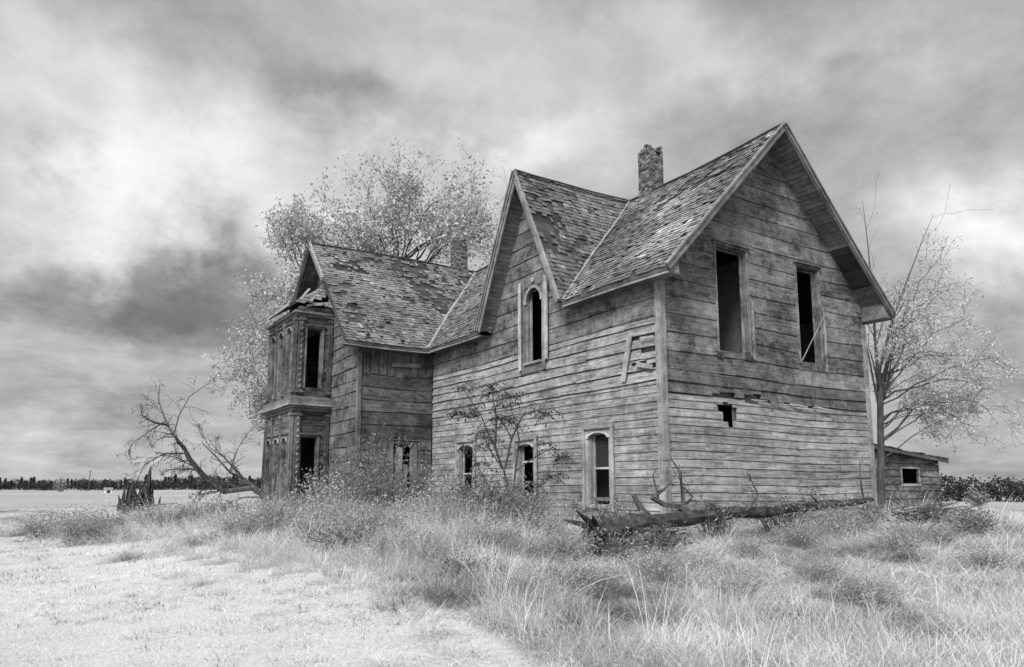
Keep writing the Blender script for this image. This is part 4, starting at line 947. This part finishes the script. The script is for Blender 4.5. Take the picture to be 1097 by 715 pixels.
for k_, (x_, d_, w_) in enumerate(spots_):
    src = protos_[k_ % 3]
    if k_ < 3: o_ = src
    else:
        o_ = src.copy(); C.objects.link(o_)
        for ch in list(src.children): c_ = ch.copy(); C.objects.link(c_); c_.parent = o_
    o_['label'] = 'pale weed mound '+w_
    o_.location = gD(x_+random.uniform(-6, 6), d_); f_ = random.uniform(.75, 1.2)*(1.5 if d_ > 17 else (1.2 if d_ > 12.5 else .8)); o_.scale = (f_*1.15, f_*1.15, f_*random.uniform(.8, 1.15)); o_.rotation_euler = (0, 0, random.uniform(0, 6))
shrub('bush', 'tall leafy scrub climbing in front of the wing corner', gD(388, 20.4), .9, 1.9, 55, 26, .08, 'leafmid')
shrub('bush', 'pale leafy shrub standing in front of the bay doorway', gD(345, 20.0), .9, 1.5, 55, 28, .07, 'leafpale')
shrub('bush', 'pale leafy shrub between the wing window and the long wall', gD(468, 19.0), .8, 1.3, 50, 26, .07, 'leafpale')
# tangle of sticks by the shed
hp = gD(988, 18.5); heap = thing('brush_pile', 'dark heap of dead sticks in the grass in front of the shed', 'brush pile', hp); mb = MB()
for i in range(110):
    p = hp+V(random.gauss(0, .75), random.gauss(0, .35), random.uniform(.0, .42)); a = random.uniform(-.5, .5); L = random.uniform(.4, 1.3)
    mb.tube([p, p+V(math.cos(a)*L, math.sin(a)*L*.5, random.uniform(-.25, .2))], [.025, .01], 4)
mb.build('sticks', 'bark', heap)
# sumac: bare crooked stems with drooping fans of narrow leaves
random.seed(17)
sb = gD(548, 17.2); sb.z = ground(sb.x, sb.y)
sumac = thing('sumac', 'crooked sumac with drooping fans of narrow leaves in front of the long wall', 'shrub', sb); br, lf = MB(), MB()
SD = 17.2
Q = lambda px, py, dd=0: PD(px, py, SD+dd)
stems = [[(548, 545), (540, 505), (530, 480), (515, 445), (495, 415)], [(540, 505), (548, 470), (560, 445), (575, 440), (585, 443)], [(530, 480), (532, 450), (528, 425), (524, 414)], [(548, 545), (552, 505), (556, 470), (548, 440), (546, 424)],
         [(515, 445), (505, 448), (492, 442)], [(548, 470), (540, 455), (534, 448)], [(548, 545), (528, 530), (512, 500), (505, 480)], [(552, 505), (570, 492), (590, 480), (602, 490)], [(540, 505), (522, 478), (518, 462)], [(548, 545), (575, 525), (592, 510)]]
for i, s in enumerate(stems):
    dd = random.uniform(-.4, .4); pts = [Q(x, y, dd*j/len(s)) for j, (x, y) in enumerate(s)]; r0 = .03 if i < 4 else .018
    br.tube(pts, list(np.linspace(r0, .008, len(pts))), 5)
    tip = pts[-1]
    grow(br, lf, pts, list(np.linspace(r0*.8, .006, len(pts))), 3, dict(kids=[0, 0, 5], start=[.2]*3, ang=[(.4, 1.1)]*3, len=[(.2, .45)]*3, wig=.3, trop=[0, 0, .02], rmin=.004, leaves=7, leaf=.12, spread=.08, ns=5, rk=.6, asp=.6), 2)
    for (tip, nf, sc_) in ((pts[-1], 11, 1.0), (pts[-2]+V(random.gauss(0, .1), 0, .1), 6, .9)):
      for c in range(nf):
        a = random.uniform(0, 2*PI); L = random.uniform(.2, .48)*sc_; d = V(math.cos(a), math.sin(a), 0); rz = random.uniform(-.1, 1.1); dn_ = random.uniform(.5, 1.1); rp = []
        for j in range(7):
            t_ = j/6; rp.append(tip+V(d.x*L*t_, d.y*L*t_, L*(rz*t_-dn_*t_*t_)))
        br.tube(rp, [.003]*7, 3)
        for j in range(1, 7):
            side = V(-d.y, d.x, 0).normalized()
            for sg in (-1, 1):
                if random.random() < .2: continue
                q = rp[j]; e = q+side*sg*random.uniform(.05, .11)+V(d.x*.03, d.y*.03, -random.uniform(.01, .1)); wv_ = V(d.x, d.y, 0).normalized()*random.uniform(.016, .028); lf.add([q, (q+e)/2+wv_, e, (q+e)/2-wv_], [(0, 1, 2, 3)], random.uniform(.7, 1.4))
br.build('stem', 'darkstem', sumac); lf.build('leaves', 'leafdark', sumac)

# ------------------------------------------------------------------ far trees, pole, farm buildings
random.seed(40)
def fartree_proto(kind):
    mb = MB(); h = 1.0
    for i in range(420 if kind == 'c' else 520):
        if kind == 'c': z = .08+.92*random.random()**.8; r = .2*(1-z)+.015; a = random.uniform(0, 2*PI); rr = r*math.sqrt(random.random()); p = V(rr*math.cos(a), rr*math.sin(a), z)
        else:
            while True:
                p = V(random.uniform(-1, 1), random.uniform(-1, 1), random.uniform(-1, 1))
                if p.length < 1 and mnoise.noise(p*2.2) > -.12: break
            p = V(p.x*.46, p.y*.46, .46+p.z*.5)
        leafquad(mb, p, .13)
    return mb
def far(kind, label, px, D, h, mat, group, sx=1.):
    g = gp(px, D); key = kind+mat
    root = thing('far_tree', label, 'tree', g, group)
    if key not in PRO:
        mb = fartree_proto(kind); c = mb.build('crown', mat); t = MB(); t.tube([(0, 0, 0), (0, 0, .4)], [.02, .015], 5); tr = t.build('trunk', 'bark'); PRO[key] = (c, tr); use = (c, tr)
    else: use = []; 
    if not use:
        for s in PRO[key]: c = s.copy(); C.objects.link(c); use.append(c)
    for c in use: c.parent = root; c.location = (0, 0, 0)
    root.scale = (h*sx, h*sx, h); root.rotation_euler = (0, 0, random.uniform(0, 6))
PRO = {}
G1 = 'trees along the far edge of the field'
x = -60
while x < 320:
    k = random.choice('cccrr'); hpx = random.uniform(7, 13)
    if 150 < x < 300: hpx = random.uniform(9, 16)
    Dd = random.uniform(280, 360); lab = 'small dark pointed conifer in the far tree line left of the house' if k == 'c' else 'small dark rounded tree in the far tree line left of the house'
    far(k, lab, x, Dd, hpx/FPX*Dd, 'fartree', G1+(' (conifers)' if k == 'c' else ' (rounded)'), 1.0 if k == 'c' else 1.5)
    x += random.uniform(1.8, 4.6)
far('r', 'pale rounded tree standing above the dark far tree line', 64, 240, 4.6, 'fartreepale', None, .9)
x = 1008
while x < 1170:
    Dd = random.uniform(70, 95); far('r', 'dark rounded tree in the row beyond the shed at right', x, Dd, random.uniform(17, 30)/FPX*Dd, 'fartree', 'rounded trees beyond the shed', random.uniform(.8, 1.2)); x += random.uniform(7, 14)
far('r', 'pale bright bush in front of the dark tree row at right', 1046, 60, 1.5, 'fartreepale', None, 1.3)
pp = gp(95, 260); ut = thing('utility_pole', 'thin lone pole standing above the far tree line at left', 'pole', pp); mb = MB(); mb.tube([pp, pp+V(0, 0, 7.2)], [.16, .1], 6); mb.build('pole', 'bark', ut); mb = MB(); mb.box(pp+V(-.7, 0, 6.6), (1.4, 0, 0), (0, .1, 0), (0, 0, .1)); mb.build('crossarm', 'bark', ut)
def farmb(px, D, wd, h, label, mat):
    g = gp(px, D); r = thing('farm_building', label, 'building', g); mb = MB(); mb.box(g+V(-wd/2, 0, -.2), (wd, 0, 0), (0, wd*.6, 0), (0, 0, h+.2), 1.); mb.build('wall', mat, r)
    mb = MB(); a = g+V(-wd/2-.2, -.2, h); mb.poly([a, a+V(0, wd*.6+.4, 0), a+V(0, wd*.3+.2, h*.6)], (wd+.4, 0, 0)); mb.build('roof', 'metal', r)
    mb = MB(); mb.box(g+V(-.4, -.05, 0), (0, 0, h*.75), (.9, 0, 0), (0, .04, 0), .3); mb.build('door', 'darkwood', r)
farmb(116, 200, 1.8, .9, 'tiny white hut at the far edge of the field at left', 'whitepaint')

# ================================================================== GRASS
rng = np.random.default_rng(3)
pc = bpy.data.collections.new('grass_tufts')
def clump(n, rad, lmin, lmax, wd, mat, droop, idx, seedheads=0):
    vs = []; fs = []; tn = []
    for i in range(n):
        a = random.uniform(0, 2*PI); r = rad*math.sqrt(random.random()); x = r*math.cos(a); y = r*math.sin(a)
        oa = a+random.gauss(0, 1.5); L = random.uniform(lmin, lmax); lean = random.uniform(.05, .5)+.3*r/rad; dr = random.uniform(.3, 1.0)*droop
        p = V(x, y, -.03); ang = lean*.6; w_ = wd*random.uniform(.6, 1.3); side = V(-math.sin(oa+random.gauss(0, .5)), math.cos(oa), 0).normalized(); b = len(vs); ns = 4
        tone_ = random.choice((.5, .8, .95, 1.1, 1.3))*random.uniform(.85, 1.15)
        for s in range(ns+1):
            ww = w_*(1-(s/ns)**1.5*.9)
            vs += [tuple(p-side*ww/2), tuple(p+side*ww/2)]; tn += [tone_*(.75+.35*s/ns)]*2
            ang += dr*.42; d = V(math.cos(oa)*math.sin(ang), math.sin(oa)*math.sin(ang), math.cos(ang)); p = p+d*L/ns
        for s in range(ns): fs.append((b+2*s, b+2*s+1, b+2*s+3, b+2*s+2))
    me = bpy.data.meshes.new('tuft'); me.from_pydata(vs, [], fs)
    a = me.attributes.new('tone', 'FLOAT', 'POINT'); a.data.foreach_set('value', [1.0]*len(tn) if False else tn)
    me.polygons.foreach_set('use_smooth', [True]*len(fs)); me.materials.append(M[mat]); o = bpy.data.objects.new('tuft_%02d' % idx, me); return o
def scatter(name, label, pts, rots, scls, idxs, protos, cat):
    col = bpy.data.collections.new(name+'_kinds')
    for p in protos: col.objects.link(p)
    me = bpy.data.meshes.new(name); me.vertices.add(len(pts)); me.vertices.foreach_set('co', np.asarray(pts, dtype=np.float32).ravel())
    a = me.attributes.new('rot', 'FLOAT_VECTOR', 'POINT'); a.data.foreach_set('vector', np.asarray(rots, dtype=np.float32).ravel())
    a = me.attributes.new('scl', 'FLOAT_VECTOR', 'POINT'); a.data.foreach_set('vector', np.asarray(scls, dtype=np.float32).ravel())
    a = me.attributes.new('idx', 'INT', 'POINT'); a.data.foreach_set('value', np.asarray(idxs, dtype=np.int32))
    o = bpy.data.objects.new(name, me); C.objects.link(o); tag(o, label, cat, kind='stuff')
    ng = bpy.data.node_groups.new(name, 'GeometryNodeTree'); ng.interface.new_socket('Geometry', in_out='INPUT', socket_type='NodeSocketGeometry'); ng.interface.new_socket('Geometry', in_out='OUTPUT', socket_type='NodeSocketGeometry')
    n = ng.nodes; l = ng.links; gi = n.new('NodeGroupInput'); go = n.new('NodeGroupOutput'); ip = n.new('GeometryNodeInstanceOnPoints'); ci = n.new('GeometryNodeCollectionInfo')
    ci.inputs['Collection'].default_value = col; ci.inputs['Separate Children'].default_value = True; ci.inputs['Reset Children'].default_value = True
    def na(nm, t): x = n.new('GeometryNodeInputNamedAttribute'); x.data_type = t; x.inputs['Name'].default_value = nm; return x.outputs['Attribute']
    l.new(gi.outputs[0], ip.inputs['Points']); l.new(ci.outputs[0], ip.inputs['Instance']); ip.inputs['Pick Instance'].default_value = True
    l.new(na('idx', 'INT'), ip.inputs['Instance Index']); l.new(na('rot', 'FLOAT_VECTOR'), ip.inputs['Rotation']); l.new(na('scl', 'FLOAT_VECTOR'), ip.inputs['Scale']); l.new(ip.outputs[0], go.inputs[0])
    md = o.modifiers.new('scatter', 'NODES'); md.node_group = ng
    return o
def inside_house(x, y):
    return (-.05 < x < W and -.05 < y < WYB) or (WX < x < 0 and WY < y < WYB) or (BX < x < WX and BY0 < y < BY1) or (SX0 < x < SX1 and SY < y < SY+3)
random.seed(50)
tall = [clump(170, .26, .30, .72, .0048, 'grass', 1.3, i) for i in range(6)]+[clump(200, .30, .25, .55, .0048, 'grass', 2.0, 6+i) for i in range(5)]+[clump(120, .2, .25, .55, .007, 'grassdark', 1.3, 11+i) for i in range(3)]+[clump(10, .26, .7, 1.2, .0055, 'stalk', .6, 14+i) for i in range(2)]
pts = []; rot = []; scl = []; idx = []
def frust(x, y):
    dx, dy = x-CAMX, y-CAMY; az = math.atan2(dx, dy)-YAW; return abs(az) < math.radians(43)
def area(n_try, rmin, rmax, dens_keep):
    for _ in range(n_try):
        r = math.sqrt(random.uniform(rmin*rmin, rmax*rmax)); az = YAW+random.uniform(-.75, .75); yield CAMX+r*math.sin(az), CAMY+r*math.cos(az), r
for rmin, rmax, dens, sc in ((3.5, 12, 14, 1.0), (12, 20, 11, 1.1), (20, 32, 8, 1.3), (32, 60, 1.6, 1.5)):
    for x, y, r in area(int(dens*.75*(rmax*rmax-rmin*rmin)), rmin, rmax, 1):
        if inside_house(x, y): continue
        e = edge(y)+1.1*mnoise.noise(V(x*.5, y*.6, 0))+.4*mnoise.noise(V(x*2, y*2, 3)); s = (x-e)
        if s < 0:
            if s < -1.6 or random.random() > .55*math.exp(s*1.8): continue
        hn = mnoise.noise(V(x*.55, y*.55, 4)); hn2 = mnoise.noise(V(x*1.4, y*1.4, 8))
        h = (.4+.65*sm((s+1.6)/2.6))*(.84+.62*hn+.45*hn2)*sc**.3
        dl = math.hypot(max(-3.5-x, 0, x-6.5)/1.5, max(-4.6-y, 0, y+.3)/1.5)
        h *= .64+.42*sm(dl)
        if r > 32: h *= .5
        if y > 21 and x < -6: h *= .6
        if r < 8: h *= .8
        u = random.random(); dk = mnoise.noise(V(x*.7+20, y*.7, 1))
        if dk > .12 and u < .6: k = random.randint(11, 13)
        elif u > .93: k = random.randint(14, 15)
        elif hn > 0: k = random.randint(0, 5)
        else: k = random.choice((0, 2, 4, 6, 7, 8, 9, 10))
        pts.append((x, y, ground(x, y)-.02)); rot.append((random.gauss(0, .12), random.gauss(0, .12), random.uniform(0, 6.28))); f = sc*random.uniform(.8, 1.2)*(.85 if r < 12 else 1)
        scl.append((f, f, h*random.uniform(.85, 1.15))); idx.append(k)
print('tall', len(pts))
scatter('tall_grass', 'tall pale dry grass growing in fluffy tufts all around the house', pts, rot, scl, idx, tall, 'grass')
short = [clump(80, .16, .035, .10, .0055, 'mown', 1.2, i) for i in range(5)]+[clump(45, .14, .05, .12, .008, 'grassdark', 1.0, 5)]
pts = []; rot = []; scl = []; idx = []
for rmin, rmax, dens, sc in ((3.5, 14, 42, 1.0), (14, 26, 16, 1.45), (26, 60, 2.6, 2.6)):
    for x, y, r in area(int(dens*.75*(rmax*rmax-rmin*rmin)), rmin, rmax, 1):
        if x > edge(y)+.7 or inside_house(x, y): continue
        pts.append((x, y, ground(x, y)-.005)); rot.append((0, 0, random.uniform(0, 6.28))); f = sc*random.uniform(.8, 1.3); hh = f*random.uniform(.7, 1.4)*(1+.5*mnoise.noise(V(x*.6, y*.6, 0)))
        scl.append((f, f, hh)); idx.append(5 if random.random() < .04+.3*max(0, mnoise.noise(V(x*.5, y*.5, 6))) else random.randint(0, 4))
print('short', len(pts))
scatter('short_grass', 'short pale mown grass at the lower left', pts, rot, scl, idx, short, 'grass')
